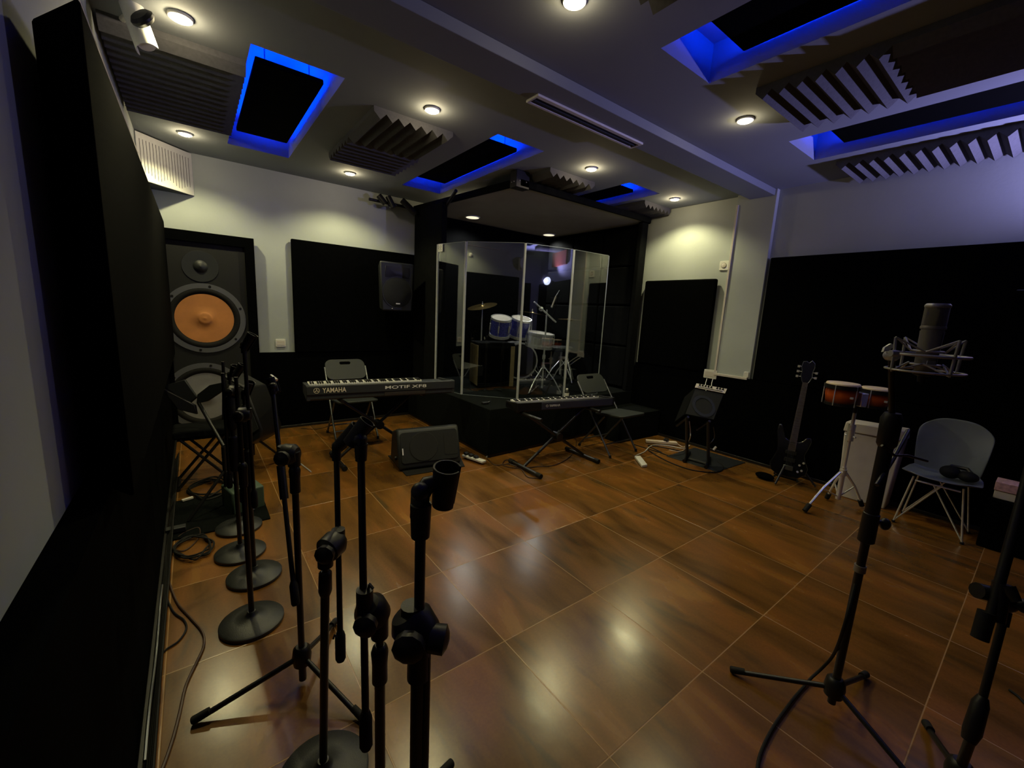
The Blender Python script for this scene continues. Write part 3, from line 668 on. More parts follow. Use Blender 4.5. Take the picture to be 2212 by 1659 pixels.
# ------------------------------------------------------------------ keyboards on X stands
def xstand(t, cx, cy, half, depth, ztop, m=BLKM):
    for s in (-1, 1):
        yo = .02*s
        lg = part('leg', MB().tube([V((cx - s*half, cy+yo, .03)), V((cx + s*half*1.0, cy+yo, ztop))], .015, 10), m, t)
        ft = part('foot_bar', MB().tube([V((cx - s*half, cy-depth/2, .025)), V((cx - s*half, cy+depth/2, .025))], .0175, 10), m, t)
        part('rubber_cap', MB().tube([V((cx - s*half, cy-depth/2-.005, .025)), V((cx - s*half, cy-depth/2+.05, .025))], .022, 10).tube([V((cx - s*half, cy+depth/2-.05, .025)), V((cx - s*half, cy+depth/2+.005, .025))], .022, 10), BLKR, ft)
        part('top_bar', MB().tube([V((cx + s*half, cy-depth*.42, ztop)), V((cx + s*half, cy+depth*.42, ztop))], .016, 10), m, t)
    part('pivot', MB().lathe([(.04, -.05), (.04, .05), (.0001, .055)], V((cx, cy, ztop/2+.015)), (0, 1, 0), 16), BLK, t)
def keyboard(o, rz, L, D, Hh, slope, body, t, nkeys, inset_l, inset_r, single=False):
    Mx = Matrix.Translation(V(o)) @ Matrix.Rotation(rz, 4, 'Z')
    X = lambda x, y, z: Mx @ V((x, y, z))
    # profile seen from the end: tall at the back (y = 0, towards the viewer), low at the player side
    prof = [(0, .012), (.004, Hh), (D*.08, Hh), (D*.12, Hh*.93), (D*.55, Hh*.70), (D*.56, Hh*.66), (D*.93, Hh*.66), (D*.95, Hh*.6), (D, .03), (D*.97, .0), (.01, 0)]
    part('body', MB().prism([X(-L/2, y, z) for y, z in prof], X(L/2, 0, 0) - X(-L/2, 0, 0)), body, t, .003)
    for s in (-1, 1):
        part('end_cheek', MB().prism([X(s*L/2 - (.03 if s > 0 else 0), y, z) for y, z in [(0, 0), (.0, Hh*1.03), (D*.12, Hh*1.03), (D*.6, Hh*.84), (D, Hh*.74), (D, 0)]], X(.03, 0, 0) - X(0, 0, 0)), body, t, .003)
    x0, x1 = -L/2 + inset_l, L/2 - inset_r; p = (x1-x0)/nkeys; zk = Hh*.66
    if single:
        part('white_keys', MB().mm((0,0,0),(1,1,1)) and MB().hexa([X(x0, D*.57, zk), X(x1, D*.57, zk), X(x1, D*.92, zk), X(x0, D*.92, zk)], [X(x0, D*.57, zk+.02), X(x1, D*.57, zk+.02), X(x1, D*.92, zk+.02), X(x0, D*.92, zk+.02)]), KEYW, t)
        for k in range(nkeys):
            if k % 7 in (0, 3): continue
            part('black_key', MB().hexa([X(x0+k*p-.006, D*.57, zk+.019), X(x0+k*p+.006, D*.57, zk+.019), X(x0+k*p+.006, D*.80, zk+.019), X(x0+k*p-.006, D*.80, zk+.019)], [X(x0+k*p-.004, D*.57, zk+.031), X(x0+k*p+.004, D*.57, zk+.031), X(x0+k*p+.004, D*.79, zk+.031), X(x0+k*p-.004, D*.79, zk+.031)]), BLK, t)
        return X
    for k in range(nkeys):
        a, b = x0+k*p+.0008, x0+(k+1)*p-.0008
        part('white_key', MB().hexa([X(a, D*.57, zk), X(b, D*.57, zk), X(b, D*.93, zk), X(a, D*.93, zk)], [X(a, D*.57, zk+.022), X(b, D*.57, zk+.022), X(b, D*.93, zk+.020), X(a, D*.93, zk+.020)]), KEYW, t)
    for k in range(1, nkeys):
        if k % 7 in (0, 3): continue
        part('black_key', MB().hexa([X(x0+k*p-.0068, D*.57, zk+.021), X(x0+k*p+.0068, D*.57, zk+.021), X(x0+k*p+.0068, D*.80, zk+.021), X(x0+k*p-.0068, D*.80, zk+.021)], [X(x0+k*p-.0045, D*.57, zk+.034), X(x0+k*p+.0045, D*.57, zk+.034), X(x0+k*p+.0045, D*.79, zk+.034), X(x0+k*p-.0045, D*.79, zk+.034)]), BLK, t)
    return X
# large stage piano: back edge runs through the two measured points
kp, kq = PZ(661, 835, .765), PZ(982, 822, .765)
kd = (kq-kp); L1 = kd.length; rz1 = math.atan2(kd.y, kd.x); kc = (kp+kq)/2
t = thing('stage_keyboard', 'long dark stage keyboard with pale brand lettering on its back', 'keyboard', (kc.x, kc.y+.2, .62))
H1 = .125; X = keyboard((kc.x, kc.y, .765-H1), rz1, L1, .40, H1, 0, KBODY, t, 52, .035, .26)
rt = (X(1,0,0)-X(0,0,0)).normalized(); up = V((0, 0, 1)); nf = rt.cross(up)
part('back_shell', MB().prism([X(-L1/2+.002, -.004, .052), X(L1/2-.002, -.004, .052), X(L1/2-.002, -.004, H1-.002), X(-L1/2+.002, -.004, H1-.002)], nf*.004), KBODY, t, .002)
def on_back(x, w, txt, h, z, m, **k):
    return text_mesh(txt, m, t, X(-L1/2+x, -.0085, z), rt, up, h, w, **k)
sc = L1/322.0                       # metres per pixel along the back
on_back(30*sc, 46*sc, 'YAMAHA', .042, .066, LETTER, offset=.012)
lg = MB(); lo = X(-L1/2+19*sc, -.0085, .087); lg.ring(.0205, .0235, 0, .0012, lo, nf, 30)
for k in range(3):
    a = PI/2 + 2*PI*k/3; e = rt*math.cos(a) + up*math.sin(a); lg.tube([lo + nf*.001 - e*.003, lo + nf*.001 + e*.019], [.0016, .0011], 6)
    e2 = rt*-math.sin(a) + up*math.cos(a); lg.tube([lo + nf*.001 + e*.011 - e2*.006, lo + nf*.001 + e*.011 + e2*.006], .0012, 6)
part('emblem', lg, LETTER, t)
on_back(157*sc, 55*sc, 'MOTIF', .028, .074, LETTERW, offset=.006)
on_back(217*sc, 34*sc, 'XF8', .028, .074, LETTERW, offset=.006)
pb = MB()
for k in range(9): pb.cyl(X(.02+.035*k, -.012, .028), X(.02+.035*k, .0, .028), .007, 10)
pb.prism([X(-.02, -.003, .012), X(.36, -.003, .012), X(.36, -.003, .045), X(-.02, -.003, .045)], nf*.003)
part('jack_panel', pb, STEEL, t)
t = thing('keyboard_stand', 'black folding X stand under the large stage keyboard', 'stand', (kc.x, kc.y+.2, 0))
xstand(t, kc.x, kc.y+.22, .38, .46, .765-H1-.017)
# smaller keyboard
kp, kq = PZ(1118, 872, .635), PZ(1328, 859, .635)
kd = (kq-kp); L2 = kd.length; rz2 = math.atan2(kd.y, kd.x); kc = (kp+kq)/2
t = thing('portable_keyboard', 'smaller black keyboard with blue grey back in front of the drum booth', 'keyboard', (kc.x, kc.y+.15, .54))
H2 = .085; X = keyboard((kc.x, kc.y, .635-H2), rz2, L2, .24, H2, 0, BLK, t, 52, .04, .10, single=True)
rt = (X(1,0,0)-X(0,0,0)).normalized(); nf = rt.cross(up)
x0 = -L2/2 + 47/210*L2
part('back_shell', MB().prism([X(x0, -.003, .012), X(L2/2-.03, -.003, .012), X(L2/2-.03, -.003, H2-.004), X(x0, -.003, H2-.004)], nf*.005), KBLUE, t, .002)
text_mesh('YAMAHA', LETTERW, t, X(x0+.085, -.0085, .036), rt, up, .022, .125)
part('emblem', MB().ring(.009, .012, 0, .001, X(x0+.06, -.0085, .047), nf, 20), LETTERW, t)
t = thing('keyboard_stand', 'black folding X stand under the smaller keyboard', 'stand', (2.77, 2.80, 0))
xstand(t, 2.775, 2.84, .385, .46, .635-H2-.017)

# ------------------------------------------------------------------ folding chairs (face -y)
def folding_chair(o, rz, label, lean=.46, h=.80, w=.44):
    t = thing('folding_chair', label, 'chair', o, rz, group=None)
    Mx = Matrix.Translation(V(o)) @ Matrix.Rotation(rz, 4, 'Z')
    X = lambda x, y, z: Mx @ V((x, y, z))
    # local: front feet at y = 0, back top at y = lean
    ln = lambda s: lean*s
    for s in (-1, 1):
        part('front_leg', MB().tube([X(s*w/2, 0, .012), X(s*w/2, ln((h-.07)/h), h-.07)], .0105, 10), STEEL, t)
        part('rear_leg', MB().tube([X(s*(w/2-.025), .47, .012), X(s*(w/2-.025), .14, .42)], .010, 10), STEEL, t)
    parts('crossbar', MB().tube([X(-w/2, ln(.12/h), .12), X(w/2, ln(.12/h), .12)], .008, 8).tube([X(-w/2+.025, .40, .10), X(w/2-.025, .40, .10)], .008, 8), STEEL, t)
    parts('foot', MB().tube([X(-w/2, 0, 0), X(-w/2, .004, .03)], .014, 10).tube([X(w/2, 0, 0), X(w/2, .004, .03)], .014, 10).tube([X(-w/2+.025, .475, 0), X(-w/2+.025, .455, .03)], .014, 10).tube([X(w/2-.025, .475, 0), X(w/2-.025, .455, .03)], .014, 10), BLKR, t)
    # seat
    sz = .43; c = X(0, .10, sz); ex = X(1,0,0)-X(0,0,0); ey = X(0,1,0)-X(0,0,0); ey = (ey + V((0,0,-.08))).normalized()
    part('seat', MB().prism(rrect(.41, .39, .06, 6, c, ex, ey), V((0,0,.022))), CHAIRP, t, .006)
    bd = (X(0, lean, h) - X(0, 0, 0)).normalized(); bc = X(0, ln((h-.10)/h), h-.10) + bd.cross(ex)*-.008
    n = 6; hh = .24
    outer = rrect(.43, hh, .07, n, bc, ex, bd); inner = rrect(.115, .032, .014, n, bc + bd*(hh/2-.045), ex, bd)
    part('backrest', MB().frame(outer, inner, bd.cross(ex)*.016), CHAIRP, t, .004)
    return t
folding_chair((3.62, 2.66, 0), 0.0, 'dark folding chair at the right end of the small keyboard', lean=.60, h=.80)
folding_chair((1.33, 4.40, 0), 0.0, 'dark folding chair behind the long stage keyboard', lean=.46, h=.83)

# ------------------------------------------------------------------ floor monitor on a mat
q = [PZ(838, 985, 0), PZ(878, 1029, 0), PZ(1004, 1008, 0), PZ(985, 968, 0)]
solo('floor_mat', MB().prism([p + V((0,0,.001)) for p in q], (0, 0, .006)), BLKR, 'black rubber mat under the floor wedge monitor', 'mat', .002)
fl_, fr_ = PZ(862, 1018, .01), PZ(996, 1000, .01)
ex = (fr_-fl_).normalized(); Lm = (fr_-fl_).length; ey = V((-ex.y, ex.x, 0)); c = (fl_+fr_)/2
tl_ = (AT(852, 930, 1)-CAMP); 
t = thing('floor_monitor', 'black floor wedge monitor speaker lying before the drum riser', 'speaker', (c.x, c.y, .008))
P = lambda a, b, z: c + ex*a + ey*b + V((0, 0, z-.01))
prof = [(0, .012), (.0, .05), (.10, .345), (.13, .365), (.30, .30), (.36, .012)]
part('cabinet', MB().prism([P(-Lm/2, y, z) for y, z in prof], ex*Lm), DGREY, t, .02)
fn = (P(0, .0, .05)-P(0, .10, .345)).cross(ex).normalized()
if fn.y > 0: fn = -fn
fu = (P(0, .10, .345)-P(0, 0, .05)).normalized(); fc = P(0, .05, .20)
part('front_grille', MB().prism(rrect(Lm-.05, .28, .03, 5, fc + fn*.001, ex, fu), fn*.008), GRILLE, t, .003)
part('woofer', MB().lathe([(.135, .009), (.13, .013), (.06, .006+.004), (.0001, .011)], fc - ex*.06, fn, 40), mat('driver_mesh', (.012, .013, .014), .8, bump=(700, .8)), t)  # matte dark mesh for the raised woofer and horn shapes
part('horn', MB().prism(rrect(.13, .20, .02, 4, fc + ex*.20 + fn*.009, ex, fu), fn*.002), bpy.data.materials['driver_mesh'], t)
part('badge', MB().prism([fc - ex*(Lm/2-.035) + fn*.010 - fu*.06, fc - ex*(Lm/2-.045) + fn*.010 - fu*.06, fc - ex*(Lm/2-.045) + fn*.010, fc - ex*(Lm/2-.035) + fn*.010], fn*.002), LETTERW, t)
part('corner_knob', MB().tube([P(-Lm/2-.02, .10, .10), P(-Lm/2+.01, .10, .10)], .02, 12), BLK, t)

# power strip, clamp, adaptor and cables by the riser
q = PZ(1002, 985, .02); q2 = PZ(1046, 1000, .02); d = (q2-q).normalized(); n = V((-d.y, d.x, 0))
t = thing('power_strip', 'white multi socket power strip beside the floor monitor', 'power strip', (q+q2)/2 - V((0,0,.02)))
part('case', MB().prism([q - n*.03, q2 - n*.03, q2 + n*.03, q + n*.03], (0,0,.022)), WHITE, t, .005)
for k in range(3):
    cc = q + d*((q2-q).length*(.12+.24*k)) + V((0,0,.022)); part('plug', MB().box(cc + V((0,0,.012)), (.04, .045, .024)), BLK, t, .004)
q = PZ(1058, 972, .05)
solo('clamp', MB().tube([q + V((0,0,-.03)), q + V((.0,.01,.03))], .012).tube([q + V((.01,-.01,-.03)), q + V((-.08,-.06,-.045))], .008), CHROME, 'small shiny metal clamp at the riser corner', 'clamp')

def cable(label, pix, z=.006, r=.004, m=BLKR, pts=None, cat='cable'):
    P = pts or [PZ(x, y, z) for x, y in pix]
    mb = MB().tube(curve_pts(P, 7), r, 6)
    return solo('cable', mb, m, label, cat)
cable('thin brown cable looped round the left foot of the small keyboard stand', [(1100, 1002), (1128, 1010), (1160, 1008), (1200, 1004), (1232, 985), (1245, 960), (1242, 945)], m=BRN)
cable('coiled brown cable beside the left foot of the small keyboard stand', [(1052, 990), (1068, 1004), (1088, 1003), (1112, 1000), (1110, 994), (1092, 994), (1086, 1004), (1104, 1010), (1125, 1013), (1140, 1030), (1165, 1033)], m=BRN)
cable('thin dark cable under the long keyboard at the back wall', [(650, 925), (680, 927), (705, 922), (720, 915)], m=BLKR, r=.003)
q = [PZ(1370, 990, .0), PZ(1386, 1011, 0), PZ(1398, 1009, 0), PZ(1383, 990, 0)]
solo('power_strip', MB().prism([p + V((0,0,.002)) for p in q], (0, 0, .028)), WHITE, 'flat white extension socket lying alone on the brown floor', 'power strip', .006)
cable('white cable running from the flat white extension socket', [(1373, 989), (1374, 984), (1392, 976), (1402, 966), (1415, 961), (1445, 963), (1470, 968), (1480, 968)], m=WHITE, r=.005)
a, b = PZ(1395, 953, .02), PZ(1462, 958, .02); d = (b-a).normalized(); n = V((-d.y, d.x, 0))
t = thing('power_strip', 'long cream power strip on the floor near the riser step', 'power strip', (a+b)/2 - V((0,0,.018)))
part('case', MB().prism([a - n*.028 - V((0,0,.015)), b - n*.028 - V((0,0,.015)), b + n*.028 - V((0,0,.015)), a + n*.028 - V((0,0,.015))], (0,0,.035)), CREAM, t, .006)
part('plug', MB().box(a + (b-a)*.65 + V((0,0,.035)), (.045, .05, .035)), BLK, t, .005)
cable('cream cable leading from the long power strip to the amplifier', [(1462, 958), (1475, 965), (1490, 962), (1470, 975), (1445, 972)], m=CREAM, r=.004)

# ------------------------------------------------------------------ guitar amplifier on a tilted stand
q = [PZ(1440, 986, 0), PZ(1548, 1020, 0), PZ(1610, 1000, 0), PZ(1500, 968, 0)]
solo('floor_mat', MB().prism([p + V((0,0,.001)) for p in q], (0, 0, .006)), DGREY, 'grey rug under the guitar amplifier stand', 'mat', .002)
db, dt = 4.02, 4.16
BL, BR = AT(1477, 896, db), AT(1543, 909, db); TL, TR = AT(1500, 838, dt), AT(1565, 851, dt)
ex = (BR-BL).normalized(); uy = ((TL+TR)/2-(BL+BR)/2); Ha = uy.length; uy.normalize(); nz_ = ex.cross(uy).normalized()
if nz_.dot(CAMP-BL) < 0: nz_ = -nz_
t = thing('guitar_amplifier', 'small dark guitar amplifier tilted back on a stand', 'amplifier', ((BL.x+BR.x)/2, (BL.y+BR.y)/2, BL.z))
part('cabinet', MB().prism([BL, BR, TR, TL], -nz_*.22), FABRIC2, t, .01)
part('grille_cloth', MB().prism([BL+ex*.012+uy*.012+nz_*.001, BR-ex*.012+uy*.012+nz_*.001, TR-ex*.012-uy*.012+nz_*.001, TL+ex*.012-uy*.012+nz_*.001], nz_*.004), GRILLE, t)
fc = (BL+BR)/2 + uy*Ha*.42 + nz_*.006
part('speaker_outline', MB().ring(.085, .115, 0, .002, fc, nz_, 36), CHAIRP, t)
PT = [AT(1504, 829, dt+.05), AT(1570, 841, dt+.05), TR + nz_*.006, TL + nz_*.006]
pn = (PT[1]-PT[0]).cross(PT[3]-PT[0]).normalized()
if pn.dot(CAMP-PT[0]) < 0: pn = -pn
cp = part('control_panel', MB().prism(PT, pn*.006), OFFW, t)
kb = MB()
for k in range(9):
    if k == 5: continue
    kc_ = PT[0].lerp(PT[1], .12+.095*k).lerp(PT[3].lerp(PT[2], .12+.095*k), .35); kb.lathe([(.010, .006), (.008, .020), (.0001, .021)], kc_, pn, 10)
parts('knob', kb, BLK, cp)
part('label_strip', MB().prism([PT[0].lerp(PT[3], .70).lerp(PT[1].lerp(PT[2], .70), u_) + pn*.0065 for u_ in (.08, .9)] + [PT[0].lerp(PT[3], .84).lerp(PT[1].lerp(PT[2], .84), u_) + pn*.0065 for u_ in (.9, .08)], pn*.001), DGREY, cp)
t = thing('amplifier_stand', 'black tube stand holding the tilted guitar amplifier', 'stand', (PZ(1500, 990, 0).x, PZ(1500, 990, 0).y, 0))
for s, (xf, yf) in ((-1, (1484, 990)), (1, (1530, 1003))):
    p = (BL if s < 0 else BR) - ex*s*.045 - nz_*.02; f = PZ(xf, yf, .02)
    part('leg', MB().tube([p - uy*.02, f], .016, 10), DGREY, t)
    part('foot_bar', MB().tube([f + V((-.11, -.03, 0)), f + V((.22, .10, 0))], .017, 10), BLK, t)
    part('support_arm', MB().tube([p - uy*.02 + nz_*.03, p - uy*.02 - nz_*.22], .013, 8), BLK, t)
part('crossbar', MB().tube([PZ(1484, 990, .02), PZ(1530, 1003, .02)], .014, 8), BLK, t)
part('clip', MB().tube([AT(1541, 972, 4.0), AT(1547, 965, 4.0)], .012, 8), CHROME, t)
cable('white cable hanging behind the left leg of the amplifier stand', None, pts=[AT(1489, 910, 4.1), AT(1491, 930, 4.15), AT(1490, 948, 4.2), PZ(1478, 968, .01)], m=WHITE, r=.005)
cable('grey cable hanging behind the right leg of the amplifier stand', None, pts=[AT(1541, 922, 4.1), AT(1543, 945, 4.15), AT(1532, 960, 4.2), PZ(1526, 966, .01)], m=STEEL, r=.004)
for x0_, wh in ((1527, 'left'), (1540, 'right')):
    cable('short white cable dropping from the %s half of the socket above the amplifier' % wh, None, pts=[PX(x0_, 818, 4.655), PX(x0_-3, 830, 4.58), PX(x0_-2, 845, 4.52)], m=WHITE, r=.004)
cable('black cable curving in front of the amplifier stand', [(1400, 972), (1420, 985), (1450, 1000), (1490, 1014), (1530, 1020), (1556, 1018), (1562, 1008), (1550, 998)], r=.006)
cable('tangle of black cable beside the cream power strip', [(1370, 960), (1395, 968), (1430, 978), (1400, 962), (1440, 968), (1480, 978), (1450, 985), (1420, 975)], r=.005)

# ------------------------------------------------------------------ bass guitar leaning on a stand
gb_, gt_ = PZ(1698, 1030, .05), PX(1750, 776, 4.60)
gu = (gt_-gb_).normalized(); GL = (gt_-gb_).length
gv = CAMP - (gb_+gt_)/2; gr = gv.cross(gu).normalized()*-1; gf = gr.cross(gu)*1
if gf.dot(gv) < 0: gf = -gf
if gr.dot(RT) < 0: gr = -gr
G = lambda x, y, z=0: gb_ + gr*x + gu*y + gf*z
t = thing('bass_guitar', 'dark electric bass guitar leaning upright against the right wall', 'guitar', (gb_.x, gb_.y, 0))
prof = [(0, 0), (.09, .01), (.155, .06), (.165, .13), (.13, .20), (.115, .26), (.135, .33), (.15, .40), (.14, .45), (.10, .44), (.075, .40), (.05, .385), (.03, .385), (-.03, .385), (-.05, .39), (-.075, .41), (-.10, .49), (-.125, .54), (-.15, .53), (-.155, .45), (-.13, .34), (-.12, .26), (-.14, .19), (-.165, .12), (-.15, .05), (-.08, .005)]
s_ = GL/1.16
prof = [(x*.95*s_, y*s_*.93) for x, y in prof]
part('body', MB().prism([G(x, y, -.02) for x, y in prof], gf*.04), GUITB, t, .008)
nk0, nk1 = .26*s_, .93*s_
part('neck', MB().hexa([G(-.029, nk0, .012), G(.029, nk0, .012), G(.029, nk0, -.008), G(-.029, nk0, -.008)], [G(-.021, nk1, .012), G(.021, nk1, .012), G(.018, nk1, -.006), G(-.018, nk1, -.006)]), GUITB, t)
fbp = part('fretboard', MB().hexa([G(-.030, nk0, .020), G(.030, nk0, .020), G(.030, nk0, .013), G(-.030, nk0, .013)], [G(-.0215, nk1, .020), G(.0215, nk1, .020), G(.0215, nk1, .013), G(-.0215, nk1, .013)]), FRET, t)
yy = nk1; sl = (nk1-.10*s_)
for k in range(1, 23):
    y = .10*s_ + sl*(2**(-k/12.0))
    if y < nk0: break
    wv = .0215 + (.0085)*(nk1-y)/(nk1-nk0)
    part('fret', MB().tube([G(-wv, y, .021), G(wv, y, .021)], .0016, 6), STEEL, fbp)
hd = [(-.021, nk1), (-.030, nk1+.015), (-.046, nk1+.07), (-.040, nk1+.10), (-.052, nk1+.15), (-.045, nk1+.20), (-.02, nk1+.205), (.0, nk1+.19), (.02, nk1+.215), (.045, nk1+.19), (.050, nk1+.15), (.040, nk1+.10), (.044, nk1+.06), (.030, nk1+.015), (.021, nk1)]
hd = [(x, nk1 + (y-nk1)*s_) for x, y in hd]
part('headstock', MB().prism([G(x, y, -.004) for x, y in hd], gf*.014), GUITB, t, .002)
part('headstock_binding', MB().tube([G(x, y, .011) for x, y in hd], .0032, 6), STEEL, t, label='silver edge line around the headstock')
for s, n_ in ((-1, 3), (1, 2)):
    for k in range(n_):
        y = nk1 + (.055 + .048*k)*s_
        pg = part('tuning_peg', MB().tube([G(s*.03, y, .005), G(s*.066, y, .005)], .004, 8).box(G(s*.072, y, .005), (.02, .02, .02)), CHROME, t)
for k in range(5):
    f = (k-2)/2
    part('string', MB().tube([G(f*.022, .10*s_, .030), G(f*.016, nk1, .025)], .0012, 5), STEEL, t)
part('pickup', MB().hexa([G(-.045, .15*s_, .018), G(.045, .15*s_, .018), G(.045, .19*s_, .018), G(-.045, .19*s_, .018)], [G(-.045, .15*s_, .027), G(.045, .15*s_, .027), G(.045, .19*s_, .027), G(-.045, .19*s_, .027)]), BLKR, t, .003)
part('pickup', MB().hexa([G(-.045, .225*s_, .018), G(.045, .225*s_, .018), G(.045, .26*s_, .018), G(-.045, .26*s_, .018)], [G(-.045, .225*s_, .027), G(.045, .225*s_, .027), G(.045, .26*s_, .027), G(-.045, .26*s_, .027)]), BLKR, t, .003)
part('bridge', MB().hexa([G(-.04, .07*s_, .018), G(.04, .07*s_, .018), G(.04, .115*s_, .018), G(-.04, .115*s_, .018)], [G(-.04, .07*s_, .03), G(.04, .07*s_, .03), G(.04, .115*s_, .03), G(-.04, .115*s_, .03)]), STEEL, t, .003)
for x, y in ((.09, .15), (.115, .10), (.085, .08), (.12, .18)): parts('control_knob', MB().lathe([(.011, 0), (.009, .012), (.0001, .013)], G(x*.95*s_, y*s_*.93, .02), gf, 12), CHROME, t)
t = thing('guitar_stand', 'small black folding stand holding the bass guitar', 'stand', (gb_.x, gb_.y, 0))
for dx, dy in ((-.20, .02), (.10, -.22), (.12, .14)):
    part('leg', MB().tube([G(0, .22, -.07), V((gb_.x+dx*.9, gb_.y+dy, .012))], .009, 8), BLKM, t)
part('cradle_arm', MB().tube([G(-.09, -.012, .05), G(-.09, -.012, -.06), G(.09, -.012, -.06), G(.09, -.012, .05)], .010, 8), BLKR, t)
solo('cloth_bundle', MB().ball(PZ(1652, 1028, .03), .06, 14, 8, (1, 1.4, .5)), FABRIC, 'small black bundle on the floor left of the bass guitar', 'bundle')

# ------------------------------------------------------------------ bongos on a chrome stand
sbp = PZ(1807, 1092, 0); sx_, sy_ = sbp.x, sbp.y
zz = lambda y: CH + (ray(1825, y).z)*(math.hypot(sx_, sy_)/math.hypot(ray(1825, y).x, ray(1825, y).y))
t = thing('bongo_stand', 'chrome tripod stand under the pair of bongos', 'stand', (sx_, sy_, 0))
zt_ = zz(873)
part('pole', MB().tube([(sx_, sy_, .06), (sx_, sy_, .34)], .019, 12).tube([(sx_, sy_, .34), (sx_, sy_, zt_-.04)], .013, 12), CHROME, t)
part('collar', MB().tube([(sx_, sy_, zz(950)), (sx_, sy_, zz(915))], .026, 14).tube([(sx_-.05, sy_, zz(925)), (sx_+.05, sy_, zz(925))], .007, 8).tube([(sx_-.02, sy_-.04, zz(940)), (sx_+.03, sy_+.04, zz(940))], .007, 8), CHROME, t)
hz_ = zz(1020)
for (fx, fy) in ((1738, 1103), (1862, 1092), (1786, 1076)):
    f = PZ(fx, fy, .02); c = V((sx_, sy_, 0)); u_ = V((f.x-sx_, f.y-sy_, 0))
    g = part('leg', MB().tube([V((sx_, sy_, hz_)) + u_*.10, c + u_*.55 + V((0,0,hz_*.62)), c + u_*.93 + V((0,0,.05))], .010, 8).tube([c + V((0,0,hz_*.3)) + u_*.06, c + u_*.55 + V((0,0,hz_*.60))], .006, 8), CHROME, t)
    part('rubber_foot', MB().tube([c + u_*.88 + V((0,0,.065)), c + u_ + V((0,0,.018))], .018, 12), BLKR, g)
part('hub', MB().tube([(sx_, sy_, hz_-.03), (sx_, sy_, hz_+.02)], .026, 14), CHROME, t)
bo = V((sx_, sy_, 0)); ex = V((RT.x, RT.y, 0)).normalized()
b0 = V((sx_, sy_, zz(846)))
t = thing('bongos', 'pair of sunburst bongo drums with cream heads and chrome bracket', 'drum', (sx_, sy_, zt_))
for s, r in ((-1, .108), (1, .097)):
    xc = (1810 if s < 0 else 1882); k_ = (xc-1845)/(FPX)*((bo-CAMP).dot(FW))
    c = V((sx_, sy_, 0)) + ex*k_; zt2 = zz(829 if s < 0 else 836); zb2 = zz(872 if s < 0 else 874)
    zt2 += -ex.z; hgt = zt2-zb2
    part('shell', MB().lathe([(r*.86, 0), (r*.90, hgt*.1), (r, hgt*.6), (r*.98, hgt)], (c.x, c.y, zb2), (0,0,1), 36), SUNB, t)
    part('drumhead', MB().lathe([(r*1.03, hgt), (r*1.03, hgt+.010), (r*.98, hgt+.016), (.0001, hgt+.018)], (c.x, c.y, zb2), (0,0,1), 36), CREAM, t)
    part('hoop', MB().ring(r*1.03, r*1.10, hgt-.03, hgt-.004, (c.x, c.y, zb2), (0,0,1), 36), BLKM, t)
    part('bottom_ring', MB().ring(r*.88, r*.96, -.004, .016, (c.x, c.y, zb2), (0,0,1), 36), BLKM, t)
    for k in range(5):
        a = 2*PI*k/5 + .5
        u_ = V((math.cos(a), math.sin(a), 0)); part('tension_rod', MB().tube([c + u_*r*1.08 + V((0,0,zb2)), c + u_*r*1.08 + V((0,0,zb2+hgt))], .0035, 6), CHROME, t)
    cc = c - V((FW.x, FW.y, 0)).normalized()*(r*1.0)
    part('badge', MB().box(V((cc.x, cc.y, zb2+hgt*.45)), (.02, .02, .016)), CHROME, t)
fd = -V((FW.x, FW.y, 0)).normalized()
part('centre_block', MB().hexa([V((sx_, sy_, zz(872))) + ex*a + fd*b for a, b in ((-.025, -.03), (.025, -.03), (.025, .07), (-.025, .07))], [V((sx_, sy_, zz(843))) + ex*a + fd*b for a, b in ((-.028, -.03), (.028, -.03), (.028, .07), (-.028, .07))]), CHROME, t, .006)
part('mounting_arm', MB().tube([(sx_, sy_, zt_-.06), (sx_, sy_, zt_+.01)], .014, 10), BLKM, t)

# white bin, shell chair
yb0, yb1 = 1.012, .632
t = thing('bin', 'tall slim off white bin against the right wall behind the bongo stand', 'bin', (4.56, .82, 0))
part('body', MB().hexa([V((4.48, yb0-.03, .0)), V((4.49, yb1+.03, 0)), V((4.65, yb1+.03, 0)), V((4.65, yb0-.03, 0))], [V((4.46, yb0, .585)), V((4.47, yb1, .595)), V((4.655, yb1, .595)), V((4.655, yb0, .585))]), OFFW, t, .008)
part('lid', MB().hexa([V((4.45, yb0+.008, .59)), V((4.46, yb1-.008, .60)), V((4.658, yb1-.008, .60)), V((4.658, yb0+.008, .59))], [V((4.455, yb0, .675)), V((4.465, yb1, .685)), V((4.658, yb1, .685)), V((4.658, yb0, .675))]), OFFW, t, .008)

